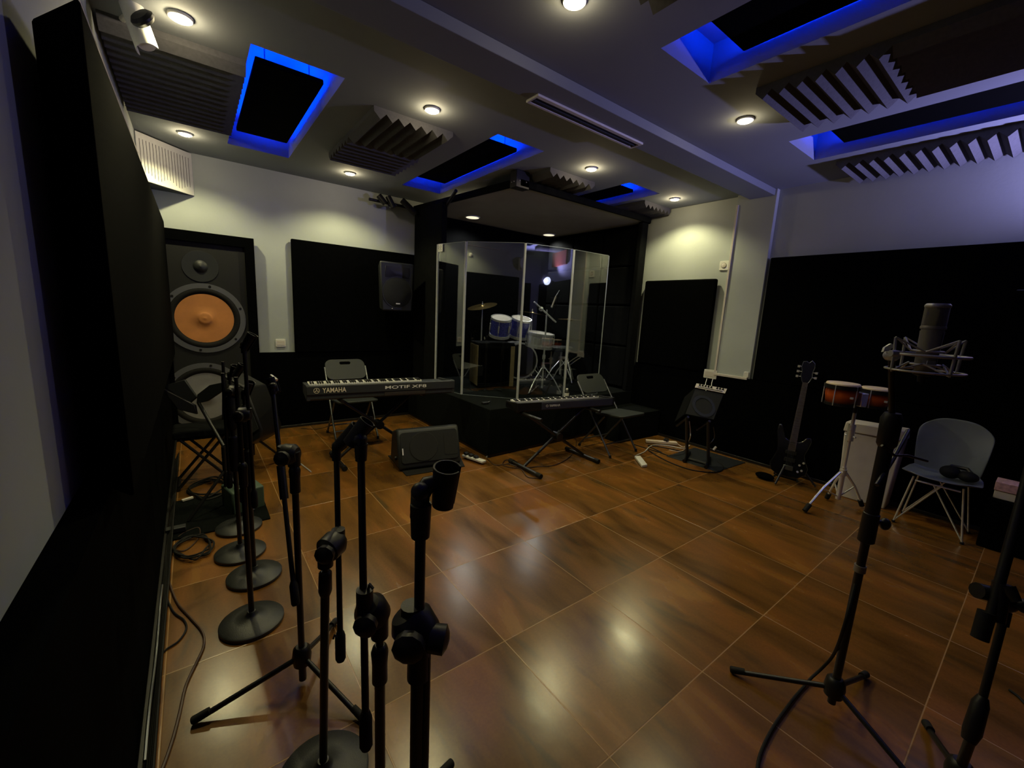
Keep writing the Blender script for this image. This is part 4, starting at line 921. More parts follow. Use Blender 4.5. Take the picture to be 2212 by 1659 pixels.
def shell_chair():
    S = .415; c = V((4.37, .372, S))
    fdir = V((-1, .02, 0)).normalized()      # the way the chair faces
    sd = V((0, 0, 1)).cross(fdir)              # its left
    if sd.dot(RT) > 0: sd = -sd
    t = thing('shell_chair', 'grey moulded shell chair with thin chrome legs by the right wall', 'chair', (c.x, c.y, 0))
    def surf(u, v):
        # u across (-1..1), v from the seat front (0) to the top of the back (1)
        uu = u*2-1
        if v < .5:
            k = v/.5; y = .19 - .34*k; z = S + .010*(1-k) - .022*math.sin(PI*k) ; w = .215 - .030*k**3 + .0*k
            w *= (1 - .30*(1-min(k/.35, 1))**2)
            if k > .82: w *= 1 - .10*(k-.82)/.18
            z += .030*abs(uu)**3 * (.4+k*.6); y += -.03*(uu**2)*(1-k)*1.4
        else:
            k = (v-.5)/.5; y = -.15 - .08*math.sin(k*1.2) ; z = S + .415*k
            w = .180 + .022*math.sin(min(k*1.35, 1)*PI/2)
            w *= 1 - .30*max(0, (k-.72)/.28)**2.2
            y += .045*(uu**2)*(.4+.6*math.sin(PI*k)); z += .03*abs(uu)**3*(1-k) - .035*abs(uu)**3*max(0, (k-.5)*2)
        return V((c.x, c.y, 0)) + sd*(uu*w) + fdir*y + V((0, 0, z))
    o = part('shell', MB().grid(surf, 24, 40), SHELL, t)
    md = o.modifiers.new('thick', 'SOLIDIFY'); md.thickness = .007; md.offset = 0
    ms = o.modifiers.new('sub', 'SUBSURF'); ms.levels = 1; ms.render_levels = 1
    hub = V((c.x, c.y, S-.05))
    part('seat_mount', MB().tube([hub + sd*.12 + fdir*.10, hub - sd*.12 + fdir*.10], .007, 8).tube([hub + sd*.12 - fdir*.12, hub - sd*.12 - fdir*.12], .007, 8), CHROME, t)
    for a in (-1, 1):
        for b in (-1, 1):
            f = V((c.x + .02, c.y, .004)) + sd*(a*.185) + fdir*(b*.14)
            part('leg', MB().tube([hub + sd*(a*.13) + fdir*(b*.11) + V((0,0,.03)), f], .0065, 8), CHROME, t)
            part('brace', MB().tube([hub + sd*(-a*.02) + fdir*(b*.10), f + V((0,0,.012))], .0055, 8), CHROME, t)
            part('foot', MB().tube([f - V((0,0,.004)), f + V((0,0,.012))], .011, 10), BLKR, t)
    return c, sd, fdir
cc, sd, fd = shell_chair()
q = cc + V((0, 0, .012)) - sd*.08 - fd*.02
t = thing('headphones', 'black headphones lying on the grey shell chair', 'headphones', q)
part('ear_cup', MB().ball(q + sd*.045 + V((0,0,.035)), .058, 18, 10, (1, 1, .8)), BLKR, t)
part('ear_cup', MB().ball(q - sd*.045 + V((0,0,.030)), .058, 18, 10, (1, 1, .65)), BLKR, t)
part('headband', MB().tube([q + sd*.07 + V((0,0,.04)), q + sd*.05 + fd*-.05 + V((0,0,.07)), q - sd*.03 + fd*-.06 + V((0,0,.07)), q - sd*.075 + V((0,0,.04))], .014, 10), BLK, t)

# far right edge
solo('storage_crate', MB().mm((4.32, -.42, 0), (4.655, .13, .36)), FABRIC, 'low black crate at the right edge by the wall', 'crate', .01)
a = PX(2147, 1060, 4.36); b = PX(2200, 1075, 4.36)
zlo = .36
t = thing('tissue_box', 'small pink and white box standing on the black crate', 'box', (4.42, (a.y+b.y)/2, zlo))
part('box_bottom', MB().mm((4.36, -.03, zlo), (4.50, .11, zlo+.055)), OFFW, t, .004)
part('box_top', MB().mm((4.355, -.034, zlo+.057), (4.505, .114, zlo+.12)), PINK, t, .004)
a = PX(2190, 628, 4.40)
t = thing('hanging_speaker', 'black speaker hung on the right wall at the right edge of the picture', 'speaker', (4.5, a.y-.2, 1.2))
part('cabinet', MB().mm((4.36, a.y-.42, 1.22), (4.62, a.y, a.z)), FABRIC, t, .01)
part('front_grille', MB().mm((4.354, a.y-.39, 1.25), (4.359, a.y-.03, a.z-.05)), FABRIC, t)
part('handle', MB().mm((4.44, a.y-.25, a.z), (4.56, a.y-.01, a.z+.010)), STEEL, t, .004)
part('wall_bracket', MB().mm((4.62, a.y-.26, 1.4), (4.68, a.y-.16, 1.55)), BLKM, t)
q = PZ(2128, 1153, 0)
solo('floor_stud', MB().lathe([(.018, 0), (.018, .018), (.010, .030), (.0001, .031)], q, (0,0,1), 16), CHROME, 'tiny shiny metal stud on the floor by the shell chair', 'stud')
cable('dark cable lying on the tiles at the lower right edge', [(2180, 1490), (2200, 1505), (2225, 1530), (2260, 1545)], r=.005)

# ------------------------------------------------------------------ microphone stands
def clip_on(t, c, axis, r=.021, L=.072, material=BLK, neck=None):
    c = V(c); ax = V(axis).normalized()
    side = ax.cross(FW).normalized(); o2 = side.cross(ax)
    arc = [ (side*math.cos(a) + o2*math.sin(a)) for a in [math.radians(-160 + 320*k/20) for k in range(21)] ]
    # tapered open tube
    mb = MB(); n = len(arc)
    for s0, s1, k0, k1 in ((r, r*.86, 0, 1),):
        vs = [c + ax*(L/2) + v*r for v in arc] + [c + ax*(L/2) + v*(r-.0035) for v in arc] + [c - ax*(L/2) + v*r*.82 for v in arc] + [c - ax*(L/2) + v*(r*.82-.0035) for v in arc]
        fs = []
        for i in range(n-1): fs += [(i, i+1, 2*n+i+1, 2*n+i), (n+i, 3*n+i, 3*n+i+1, n+i+1), (i, n+i, n+i+1, i+1), (2*n+i, 2*n+i+1, 3*n+i+1, 3*n+i)]
        fs += [(0, 2*n, 3*n, n), (n-1, 2*n-1, 4*n-1, 3*n-1)]
        mb.add(vs, fs)
    part('microphone_clip', mb, material, t, .0008)
    if neck is not None:
        neck = V(neck); b0 = c - side*(-r*.9) if False else c - ax*(L*.1)
        d = (neck-b0); tip = b0 + d.normalized()*r
        part('clip_neck', MB().tube([tip, tip.lerp(neck + V((0,0,.03)), .6), neck + V((0,0,.02))], [.010, .012, .011], 12).tube([neck + V((0,0,-.012)), neck + V((0,0,.03))], .012, 14), material, t)
        part('neck_screw', MB().ball(tip.lerp(neck + V((0,0,.03)), .6) , .016, 12, 8), material, t)
def round_base(t, x, y, r=.128):
    part('base', MB().lathe([(.0001, .002), (r-.004, .0), (r, .004), (r, .016), (r-.006, .021), (r*.55, .031), (.030, .040), (.022, .048), (.016, .062), (.0001, .064)], (x, y, 0), (0,0,1), 56), IRON, t)
def tri_base(t, x, y, feet, hz=.115, below=.045):
    part('hub', MB().lathe([(.018, -.045), (.030, -.035), (.034, .0), (.030, .03), (.020, .04)], (x, y, hz), (0,0,1), 20), BLK, t)
    part('centre_stub', MB().cyl((x, y, below), (x, y, hz-.03), .0135), BLKM, t)
    for f in feet:
        f = V(f); u_ = V((f.x-x, f.y-y, 0)); un = u_.normalized()
        g = part('leg', MB().tube([V((x, y, hz-.01)) + un*.025, f + V((0,0,.014)) - un*.02], .0095, 12), BLKM, t)
        dd = (f + V((0,0,.014)) - (V((x, y, hz-.01)) + un*.025)).normalized()
        part('rubber_foot', MB().tube([f + V((0,0,.014)) - dd*.055, f + V((0,0,.014)) - dd*.004, f + V((0,0,.014))], [.0125, .014, .010], 12), BLKR, g)
def pole(t, x, y, z0, z1, z2, r1=.0115, r2=.008, top=None):
    part('lower_pole', MB().cyl((x, y, z0), (x, y, z1), r1, 16), BLKM, t)
    part('height_grip', MB().lathe([(r1+.001, -.055), (r1+.006, -.05), (r1+.0055, .0), (r1+.008, .03), (r1+.004, .045), (r2+.002, .05)], (x, y, z1), (0,0,1), 20), BLK, t)
    tp = V(top) if top else V((x, y, z2))
    part('upper_pole', MB().cyl((x, y, z1-.01), tp, r2, 14), BLKM, t)
def clamp_on(t, p, boom_p, s=1.0):
    p = V(p); b = V(boom_p); m_ = (p+b)/2; d = (b-p)
    d = d.normalized() if d.length > 1e-4 else RT.copy()
    part('boom_clamp', MB().lathe([(.020*s, -.026*s), (.030*s, -.016*s), (.031*s, .012*s), (.022*s, .026*s), (.0001, .029*s)], m_, (d + V((0,0,.001))), 22).tube([p - V((0,0,.035*s)), p + V((0,0,.008*s))], .017*s, 14).tube([b - V((0,0,.020*s)), b + V((0,0,.026*s))], .0155*s, 14), BLK, t)
    k = m_ - V((FW.x, FW.y, 0)).normalized()*.03*s
    part('clamp_knob', MB().tube([m_, k], .008*s, 10).lathe([(.010*s, -.004), (.021*s, .0), (.022*s, .012*s), (.013*s, .019*s), (.0001, .02*s)], k, (k-m_), 10), BLK, t)
def boom(t, a, b, r=.0078, counter=True):
    a, b = V(a), V(b); d = (b-a).normalized()
    part('boom_arm', MB().cyl(a, b, r, 14), BLKM, t)
    if counter: part('boom_end_grip', MB().tube([b - d*.085, b - d*.07, b - d*.008, b], [r+.001, r+.006, r+.006, r+.002], 14), BLKR, t)

# 1: nearest stand in the middle of the picture
x, y = .262, .555
t = thing('microphone_stand', 'nearest black microphone stand with empty clip, tallest in the middle', 'microphone stand', (x, y, 0))
tri_base(t, x, y, [(x+.28, y+.05, 0), (x-.12, y+.24, 0), (x-.10, y-.26, 0)])
zc1 = .965
pole(t, x, y, .12, .90, 1.115, .0125, .0085)
clamp_on(t, (x, y, .935), V((x, y, .955)) + RT*-.012, 1.15)
part('clamp_knob', MB().lathe([(.012, -.02), (.022, -.012), (.023, .012), (.012, .018), (.0001, .02)], V((x, y, .93)) + RT*.032 - FW*.01, (RT.x, RT.y, -.1), 12), BLK, t)
part('folded_boom', MB().cyl(V((x, y, .30)) + RT*.013, V((x, y, .93)) + RT*.013, .0075, 12), BLKM, t)
neck = V((x, y, 1.125)); ct = AT(962, 1050, .66)
clip_on(t, ct, UP*1 + FW*-.35 + RT*.16, r=.0225, L=.070)
part('clip_neck', MB().tube([neck + V((0,0,-.02)), neck + V((0,0,.035))], [.0145, .0165], 16).tube([AT(905, 1118, .645), AT(908, 1070, .648), AT(925, 1045, .652), AT(945, 1040, .655)], [.014, .015, .0135, .011], 14), BLK, t)
part('neck_screw', MB().ball(AT(908, 1062, .635), .0145, 14, 10), BLK, t)

# 2: boom folded down beside the pole
x, y = .306, .862
t = thing('microphone_stand', 'black boom microphone stand with boom hanging down, left of the nearest one', 'microphone stand', (x, y, 0))
tri_base(t, x, y, [(x+.27, y+.10, 0), (x-.05, y-.29, 0), (x-.24, y+.17, 0)])
pole(t, x, y, .12, .61, .70, .0125, .009)
ta, tb = AT(780, 985, .93), AT(791, 1618, .93)
bm_ = AT(788, 1300, .93); clamp_on(t, (x, y, .725), bm_, 1.2)
boom(t, ta, tb, .0083)
part('cable_hook', MB().tube([AT(793, 1282, .93), AT(799, 1262, .92), AT(806, 1272, .92)], .0035, 6), BLK, t)
part('clip_neck', MB().tube([ta - V((0,0,.01)), ta + V((0,0,.028))], [.0125, .0145], 14), BLK, t)
clip_on(t, AT(775, 935, .94), UP*.8 + RT*.65, r=.020, L=.066, neck=ta + V((0,0,.012)))

# 3: round base, boom on its right
bx, by = .235, 1.165
t = thing('microphone_stand', 'black microphone stand whose round base is cut by the picture bottom', 'microphone stand', (bx, by, 0))
round_base(t, bx, by, .133)
pt_ = AT(703, 1215, 1.10); 
k3 = V((bx, by, .05)); 
part('lower_pole', MB().cyl(k3, k3.lerp(pt_, .90), .0115, 14), BLKM, t)
part('height_grip', MB().tube([k3.lerp(pt_, .86), k3.lerp(pt_, .88), k3.lerp(pt_, .955), k3.lerp(pt_, .965)], [.0135, .0175, .0165, .011], 16), BLK, t)
part('upper_pole', MB().cyl(k3.lerp(pt_, .95), pt_, .008, 12), BLKM, t)
ta, tb = AT(727, 985, 1.16), AT(736, 1428, 1.16); bm_ = AT(731, 1165, 1.14)
clamp_on(t, pt_ + V((0,0,.03)), bm_, 1.15)
boom(t, ta, tb, .0078)
part('cable_hook', MB().tube([AT(731, 1378, 1.15), AT(722, 1372, 1.15), AT(720, 1380, 1.15)], .003, 6), BLK, t)
clip_on(t, AT(750, 945, 1.16), UP*.62 + RT*.60, r=.021, L=.085, neck=ta)

# 4: tripod with leaning boom
x, y = .250, 1.553
t = thing('microphone_stand', 'black tripod microphone stand with wide spread legs, left of the front group', 'microphone stand', (x, y, 0))
tri_base(t, x, y, [PZ(414, 1566, 0), PZ(726, 1346, 0), PZ(786, 1560, 0)], .125, .02)
pole(t, x, y, .13, .84, .90, .0115, .009)
bm_ = V((x, y, .93)) - RT*.035 + V((0,0,.0)); clamp_on(t, (x, y, .93), bm_, 1.2)
ta, tb = AT(590, 850, 1.64), AT(639, 1308, 1.50)
boom(t, ta, tb, .0085)
part('clutch', MB().tube([ta.lerp(tb, .36), ta.lerp(tb, .52)], .015, 14), BLK, t)
part('wing_screw', MB().tube([AT(625, 980, 1.5), AT(634, 978, 1.48)], .010, 8), BLK, t)
clip_on(t, AT(592, 832, 1.65), UP + RT*-.4, r=.019, L=.06, neck=ta + V((0,0,.01)))
part('clip_insert', MB().tube([AT(585, 811, 1.66), AT(598, 821, 1.65)], .006, 8), CHROME, t)
solo('metal_rod', MB().tube([PZ(636, 992, .006), PZ(650, 1002, .006), PZ(672, 1019, .006)], .006, 8), CHROME, 'thin shiny metal rod lying on the floor behind the front stands', 'rod')

# 5 to 8: round base stands lined up along the left wall
RB = [(.127, 2.017, 'nearest', .98, .27), (.174, 2.388, 'second nearest', .98, 0), (.133, 2.669, 'third nearest', .96, .08), (.151, 2.997, 'farthest', .98, 0)]
for k, (x, y, wh, zt_, zc_) in enumerate(RB):
    t = thing('microphone_stand', 'black round base microphone stand, %s of the four along the left wall' % wh, 'microphone stand', (x, y, 0), group='round base stands along the left wall')
    round_base(t, x, y, .128)
    pole(t, x, y, .05, .72+.05*k, zt_)
    tp = V((x, y, zt_))
    if k % 2 == 0:
        clamp_on(t, tp, tp + V((.03, -.01, 0)), 1.0); boom(t, tp + V((.03, -.01, zc_)), tp + V((.035, -.012, -.42)), .0075)
        clip_on(t, tp + V((.045, -.02, zc_+.035)), UP + RT*.6, neck=tp + V((.03, -.01, zc_)))
    else:
        clip_on(t, tp + V((.02, -.02, .045)), UP + RT*.5 - FW*.3, neck=tp)
    if k:
        boom(t, tp + V((-.028, .0, .10)), tp + V((-.030, 0, -.55)), .0085)
        part('spring_clutch', MB().lathe([(.012, 0), (.021, .01), (.021, .20), (.012, .21)], (x, y, .50), (0, 0, 1), 14), BLKR, t)
        part('cable_wrap', MB().lathe([(.012, 0), (.026, .02), (.028, .10), (.026, .18), (.012, .2)], (x, y, .74), (0, 0, 1), 14), BLKR, t)
    part('height_ring', MB().cyl((x, y, .66), (x, y, .672), .016, 14), CHROME if k == 1 else BLK, t)
q = AT(532, 852, 2.15)
solo('clip_highlight', MB().prism([AT(526, 846, 2.1), AT(531, 840, 2.1), AT(537, 853, 2.1), AT(533, 864, 2.1), AT(527, 858, 2.1)], FW*.004), WHITE, 'small white plate as highlight on a reflective microphone stand clip at left', 'highlight')  # white plate stands in for the highlight on a reflective clip

# right hand stand carrying the large microphone
x, y = 1.862, .303
t = thing('microphone_stand', 'tall black tripod stand carrying the big studio microphone on the right', 'microphone stand', (x, y, 0))
tri_base(t, x, y, [PZ(1576, 1452, 0), PZ(1870, 1462, 0), (x-.10, y-.29, 0)], .115, .045)
part('lower_pole', MB().cyl((x, y, .13), (x, y, .80), .0135, 16), BLKM, t)
part('joint_ring', MB().cyl((x, y, .60), (x, y, .625), .018, 16), NICKEL, t)
part('height_grip', MB().lathe([(.018, -.05), (.025, -.045), (.024, .06), (.018, .065)], (x, y, .765), (0,0,1), 20), BLK, t)
part('height_knob', MB().tube([V((x, y, .80)), V((x, y, .79)) + RT*.045], .007, 8).ball(V((x, y, .785)) + RT*.055, .017, 12, 8, (1, 1, 1.3)), BLK, t)
part('upper_pole', MB().cyl((x, y, .80), (x, y, 1.10), .021, 18), BLKM, t)
part('boom_clamp', MB().lathe([(.022, -.05), (.028, -.04), (.030, .05), (.022, .07), (.0001, .072)], (x, y, 1.12), (0,0,1), 20), BLK, t)
jp = V((x, y, 1.17)); mj = AT(1926, 768, 1.34)
part('boom_arm', MB().tube([jp, mj], .009, 12), BLKM, t)
part('rear_boom', MB().tube([AT(1962, 930, 1.55), AT(1930, 990, 1.45), AT(1894, 1048, 1.40)], .007, 10), BLKM, t)
part('wire_arm', MB().tube([AT(1905, 962, 1.40), AT(1932, 984, 1.41), AT(1960, 984, 1.42), AT(2003, 996, 1.43)], .0045, 8), BLKM, t)
# microphone
mb_ = AT(1995, 802, 1.3); _q = ray(2034, 656); mt_ = V((mb_.x, mb_.y, CH + _q.z*math.hypot(mb_.x, mb_.y)/math.hypot(_q.x, _q.y)))
ma = V((0, 0, 1)); ML = (mt_-mb_).length
t = thing('studio_microphone', 'large nickel studio condenser microphone in a wire shock mount', 'microphone', mb_)
R_ = .0285
part('body', MB().lathe([(.0001, 0), (R_*.80, .001), (R_*.86, .008), (R_*.90, .03), (R_*.97, ML*.55), (R_*.99, ML*.60)], mb_, ma, 40), NICKEL, t)
part('neck_band', MB().lathe([(R_*.99, ML*.595), (R_*.93, ML*.60), (R_*.93, ML*.625), (R_*1.04, ML*.63), (R_*1.05, ML*.66), (R_*1.01, ML*.675)], mb_, ma, 40)._nocap(40), NICKEL, t)
part('grille', MB().lathe([(R_*1.0, ML*.67), (R_*1.0, ML*.945), (R_*.98, ML*.955)], mb_, ma, 40), GRILLEM, t)
part('top_rim', MB().lathe([(R_*1.0, ML*.94), (R_*1.05, ML*.95), (R_*1.05, ML*.975), (R_*.92, ML*.998), (R_*.80, ML*.985), (.0001, ML*.98)], mb_, ma, 40), CRADLE, t)
sd_ = ma.cross(FW).normalized(); fr_ = ma.cross(sd_)
if sd_.dot(RT) < 0: sd_ = -sd_
if fr_.dot(FW) > 0: fr_ = -fr_
part('name_plate', MB().prism([mb_ + fr_*R_*.90 + ma*h + sd_*s for h, s in ((.02, -.022), (.02, .004), (.035, .004), (.035, -.022))], fr_*.002), CRADLE, t)
part('seam', MB().prism([mb_ + fr_*R_*.955 + ma*(ML*.10) + sd_*.004, mb_ + fr_*R_*.955 + ma*(ML*.10) + sd_*.0055, mb_ + fr_*R_*1.0 + ma*(ML*.58) + sd_*.0055, mb_ + fr_*R_*1.0 + ma*(ML*.58) + sd_*.004], fr_*.0015), DGREY, t)
part('base_screw', MB().lathe([(.0001, -.035), (.010, -.034), (.012, -.015), (.024, -.012), (.026, .0), (.0001, .002)], mb_, ma, 20), BLKM, t)
# shock mount
t = thing('shock_mount', 'silver wire cradle with elastic bands around the studio microphone', 'microphone mount', mb_)
hC = mb_ + ma*(ML*.245)
RM = .094
def ringpts(c, r, n=40, rx=1.0): return [c + (sd_*math.cos(2*PI*k/n)*r + fr_*math.sin(2*PI*k/n)*r*rx) for k in range(n+1)]
part('middle_ring', MB().tube(ringpts(hC, RM), .0042, 8), CRADLE, t)
part('lower_ring', MB().tube(ringpts(hC - ma*.050, RM*.98), .0032, 8), CRADLE, t)
parts('inner_ring', MB().tube(ringpts(hC + ma*.012, R_*1.25), .003, 8).tube(ringpts(hC - ma*.03, R_*1.2), .003, 8), CRADLE, t)
for k in range(4):
    a = PI/2*k + .12; u_ = sd_*math.cos(a) + fr_*math.sin(a)
    part('post', MB().tube([hC + u_*RM*.98 - ma*.050, hC + u_*RM + ma*.0, hC + u_*RM*1.04 + ma*.050], .0040, 8), CRADLE, t)
    for s in (-1, 1):
        a2 = a + s*PI/4; w_ = sd_*math.cos(a2) + fr_*math.sin(a2)
        parts('elastic_band', MB().tube([hC + u_*RM*1.04 + ma*.050, hC + w_*R_*1.35 + ma*.010], .0026, 6).tube([hC + u_*RM*.98 - ma*.056, hC + w_*R_*1.35 - ma*.026], .0026, 6), CRADLE, t)
parts('swivel', MB().tube([hC - sd_*RM, hC - sd_*(RM+.020)], .010, 10).lathe([(.012, -.02), (.017, -.012), (.017, .012), (.012, .02)], mj + V((0,0,.0)), (FW.x, FW.y, 0), 14), CRADLE, t)
part('lever', MB().prism([AT(1925, 742, 1.34), AT(1912, 750, 1.34), AT(1908, 760, 1.34), AT(1920, 758, 1.34), AT(1934, 746, 1.34)], FW*.008), CRADLE, t)

t = put(part('cable', MB().tube(curve_pts([AT(1848, 1262, 1.37), AT(1822, 1360, 1.36), PZ(1800, 1415, .17), PZ(1776, 1443, .06), PZ(1752, 1465, .018)] + [PZ(px_, py_, .009) for px_, py_ in ((1735, 1485), (1712, 1512), (1672, 1568), (1645, 1622), (1636, 1665), (1640, 1720))], 7), .0055, 8), BLKR, None, origin=PZ(1745, 1470, 0)), 'black cable dropping from the tall right stand across the floor', 'cable')

# stand cut by the right edge
x, y = 1.82, -.03
t = thing('microphone_stand', 'black boom microphone stand cut by the right edge of the picture', 'microphone stand', (x, y, 0))
tri_base(t, x, y, [PZ(1998, 1568, 0), (x-.05, y-.29, 0), (x-.26, y+.10, 0)], .115)
dS = 1.207
part('lower_pole', MB().cyl((x, y, .12), AT(2110, 1560, dS), .0125, 14), BLKM, t)
part('height_grip', MB().tube([AT(2092, 1600, dS), AT(2100, 1580, dS), AT(2118, 1520, dS), AT(2124, 1505, dS)], [.016, .021, .019, .012], 16), BLK, t)
part('upper_pole', MB().tube([AT(2118, 1525, dS), AT(2175, 1310, dS)], .010, 12).tube([AT(2165, 1350, dS), AT(2172, 1320, dS)], .014, 12), BLKM, t)
cq = AT(2168, 1295, dS)
part('boom_clamp', MB().ball(cq, .034, 18, 12).tube([AT(2110, 1275, dS), AT(2150, 1285, dS)], .022, 14).tube([AT(2150, 1340, dS-.03), AT(2165, 1260, dS-.03)], .020, 14), BLK, t)
part('clamp_knob', MB().tube([AT(2176, 1268, dS-.04), AT(2196, 1300, dS-.06)], [.018, .012], 12).ball(AT(2215, 1310, dS-.04), .02, 12, 8), BLK, t)
part('boom_arm', MB().tube([AT(2126, 1370, dS-.03), AT(2140, 1330, dS-.03), AT(2205, 1090, dS-.03), AT(2260, 880, dS-.03)], .0125, 12), BLKM, t)
part('boom_end_grip', MB().tube([AT(2116, 1380, dS-.03), AT(2132, 1322, dS-.03)], .019, 14), BLKR, t)

# ------------------------------------------------------------------ dark gear in the back left corner
q = [PZ(392, 1118, 0), PZ(560, 1112, 0), PZ(560, 1040, 0), PZ(408, 1035, 0)]
solo('floor_mat', MB().prism([V((-.19, 3.02, .001)), V((.33, 3.02, .001)), V((.33, 3.62, .001)), V((-.19, 3.62, .001))], (0, 0, .008)), CARPET, 'dark rug behind the round base stands by the left wall', 'mat', .003)
# music stand with folded desk
mx, my = .05, 3.35
t = thing('music_stand', 'black music stand with a V shaped open desk before the loudspeaker', 'music stand', (mx, my, 0))
dk = AT(420, 868, 3.05)
part('desk_plate', MB().prism([AT(352, 834, 2.95), AT(398, 820, 3.0), AT(424, 858, 3.05), AT(408, 872, 3.05)], FW*.02), DGREY, t, .003)
part('desk_plate', MB().prism([AT(424, 872, 3.05), AT(426, 852, 3.05), AT(452, 832, 3.0), AT(480, 826, 3.0), AT(482, 843, 3.0), AT(448, 866, 3.03)], FW*.02), DGREY, t, .003)
part('shelf', MB().prism([AT(348, 838, 2.93), AT(420, 875, 3.02), AT(424, 895, 3.02), AT(385, 885, 2.98)], FW*.02), BLK, t, .003)
part('upper_tube', MB().tube([AT(430, 872, 3.05), V((mx+.06, my, .45))], .012, 10), BLKM, t)
part('column', MB().tube([V((mx+.06, my, .45)), V((mx+.06, my, .10))], .016, 10), BLKM, t)
for dx, dy in ((-.22, -.12), (.14, -.16), (.02, .27)):
    part('leg', MB().tube([V((mx+.06, my, .28)), V((mx+.06+dx, my+dy, .014))], .010, 8), BLKM, t)
# padded stool with crossing legs
sx0, sy0 = .0, 3.95
t = thing('folding_stool', 'black padded stool on crossed legs before the loudspeaker', 'stool', (sx0, sy0, 0))
part('seat', MB().mm((sx0-.18, sy0-.14, .40), (sx0+.16, sy0+.14, .46)), FABRIC2, t, .015)
for s in (-1, 1):
    part('leg', MB().tube([V((sx0-.17, sy0+.12*s, .015)), V((sx0+.14, sy0+.12*s, .40))], .011, 8), BLKM, t)
    part('leg', MB().tube([V((sx0+.17, sy0+.12*s, .015)), V((sx0-.14, sy0+.12*s, .40))], .011, 8), BLKM, t)
parts('crossbar', MB().tube([V((sx0-.17, sy0-.14, .015)), V((sx0-.17, sy0+.14, .015))], .012, 8).tube([V((sx0+.17, sy0-.14, .015)), V((sx0+.17, sy0+.14, .015))], .012, 8), BLKM, t)
# tilted speaker on a pole
P4 = [AT(528, 800, 3.7), AT(552, 830, 3.7), AT(594, 930, 3.6), AT(592, 945, 3.55), AT(540, 985, 3.4), AT(505, 985, 3.4), AT(490, 830, 3.6)]
t = thing('tilted_speaker', 'dark wedge shaped speaker tilted on a stand behind the microphone stands', 'speaker', (.45, 3.75, 0))
part('cabinet', MB().prism([AT(478, 808, 3.45), AT(530, 836, 3.45), AT(566, 928, 3.45), AT(562, 946, 3.45), AT(520, 970, 3.45), AT(478, 972, 3.45)], FW*.30 + V((0,0,.02))), BLK, t, .012)
part('grille', MB().prism([AT(485, 818, 3.44), AT(526, 841, 3.44), AT(559, 926, 3.44), AT(515, 958, 3.44), AT(485, 958, 3.44)], -FW*.006), GRILLE, t)
bp_ = PZ(545, 1000, 0); bq_ = AT(545, 960, 3.6)
part('pole', MB().tube([V((bq_.x, bq_.y, .12)), V((bq_.x, bq_.y, bq_.z))], .017, 12), BLKM, t)
for k in range(3):
    a = 2*PI*k/3 + .3; part('leg', MB().tube([V((bq_.x, bq_.y, .30)), V((bq_.x + .26*math.cos(a), bq_.y + .26*math.sin(a), .015))], .010, 8), BLKM, t)
q = PZ(560, 1098, 0)
t = thing('vented_box', 'green grey vented box standing behind the round base stands', 'box', q)
g0 = PZ(553, 1100, 0); g1 = PZ(573, 1094, 0); d = (g1-g0).normalized(); n = V((-d.y, d.x, 0)); w_ = .20
part('body', MB().prism([g1 - d*w_, g1, g1 + n*.22, g1 - d*w_ + n*.22], (0, 0, .16)), GREEN, t, .01)
vb = MB()
for k in range(9): vb.prism([g1 + n*(.02+.021*k) + V((0,0,.03)), g1 + n*(.028+.021*k) + V((0,0,.03)), g1 + n*(.028+.021*k) + V((0,0,.14)), g1 + n*(.02+.021*k) + V((0,0,.14))], d*.002)
part('vents', vb, BLKR, t)
solo('adaptor', MB().box(PZ(380, 1143, .03), (.10, .05, .03)), DGREY, 'small grey power adaptor on the tangled cables by the left wall', 'adaptor', .004)
solo('adaptor_plug', MB().box(PZ(405, 1078, .02), (.07, .02, .018), Matrix.Rotation(.4, 3, 'Z')), OFFW, 'small white plug lying by the dark rug at the left wall', 'plug', .004)
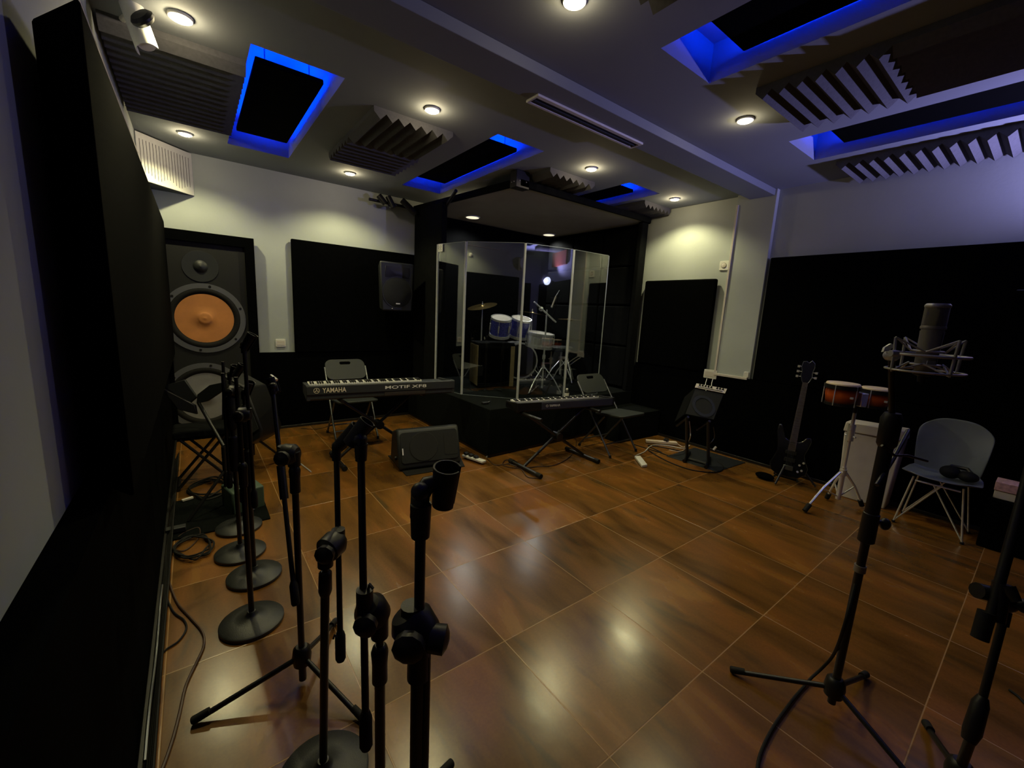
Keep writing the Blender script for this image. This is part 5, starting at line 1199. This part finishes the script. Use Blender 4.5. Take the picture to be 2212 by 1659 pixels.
def loops(cx, cy, n, r, seed, z=.008):
    rnd = random.Random(seed); P = []
    for k in range(n*7):
        a = 2*PI*k/7 + .3*rnd.random(); rr = r*(.7+.5*rnd.random()); P.append(V((cx + rr*1.0*math.cos(a), cy + rr*1.6*math.sin(a), z + .012*rnd.random() + .004*(k % 3))))
    return P
q = PZ(385, 1165, 0)
cable('tangled loops of black cable on the floor by the left wall', None, pts=loops(-.08, 2.85, 4, .085, 3), r=.005)
cable('brown cable loop sticking out of the tangle by the left wall', [(372, 1185), (395, 1190), (418, 1175), (432, 1155), (428, 1140), (400, 1150), (385, 1160)], m=BRN, r=.004)
cable('tangle of black cable under the folding stool', None, pts=loops(.02, 3.75, 4, .12, 5), r=.006)
cable('long dark brown cable wandering along the left wall to the picture bottom', [(372, 1190), (362, 1230), (368, 1265), (385, 1305), (412, 1335), (437, 1365), (440, 1395), (425, 1430), (402, 1480), (388, 1540), (375, 1590), (362, 1630), (350, 1662), (335, 1700)], m=BRN, r=.005)
cable('thinner grey brown cable bowing out from the left wall', [(355, 1275), (366, 1305), (378, 1325), (398, 1340), (402, 1360), (385, 1385), (360, 1402), (343, 1420)], m=BLKR, r=.004)
hb = MB()
for k in range(5):
    P = [V((-.205 + .006*k, 1.1 + .35*j, .02 + .010*k + .006*math.sin(j*1.7+k))) for j in range(11)]
    hb.tube(curve_pts(P, 4), .0045, 6)
solo('cable_bundle', hb, BLKR, 'bundle of black cables running along the foot of the left wall', 'cable')
solo('grey_cable', MB().tube(curve_pts([V((-.200, 1.45 + .12*j, .075 + .012*math.sin(j*1.1))) for j in range(9)], 5), .005, 6), STEEL, 'pale grey cable pinned low along the near left wall', 'cable')

# ------------------------------------------------------------------ world and view
w = bpy.data.worlds.new('world'); bpy.context.scene.world = w; w.use_nodes = True
w.node_tree.nodes['Background'].inputs[0].default_value = (.01, .01, .012, 1)
vs = bpy.context.scene.view_settings
vs.view_transform = 'Standard'; vs.look = 'None'; vs.gamma = 1; vs.use_curve_mapping = False; vs.exposure = 0.0
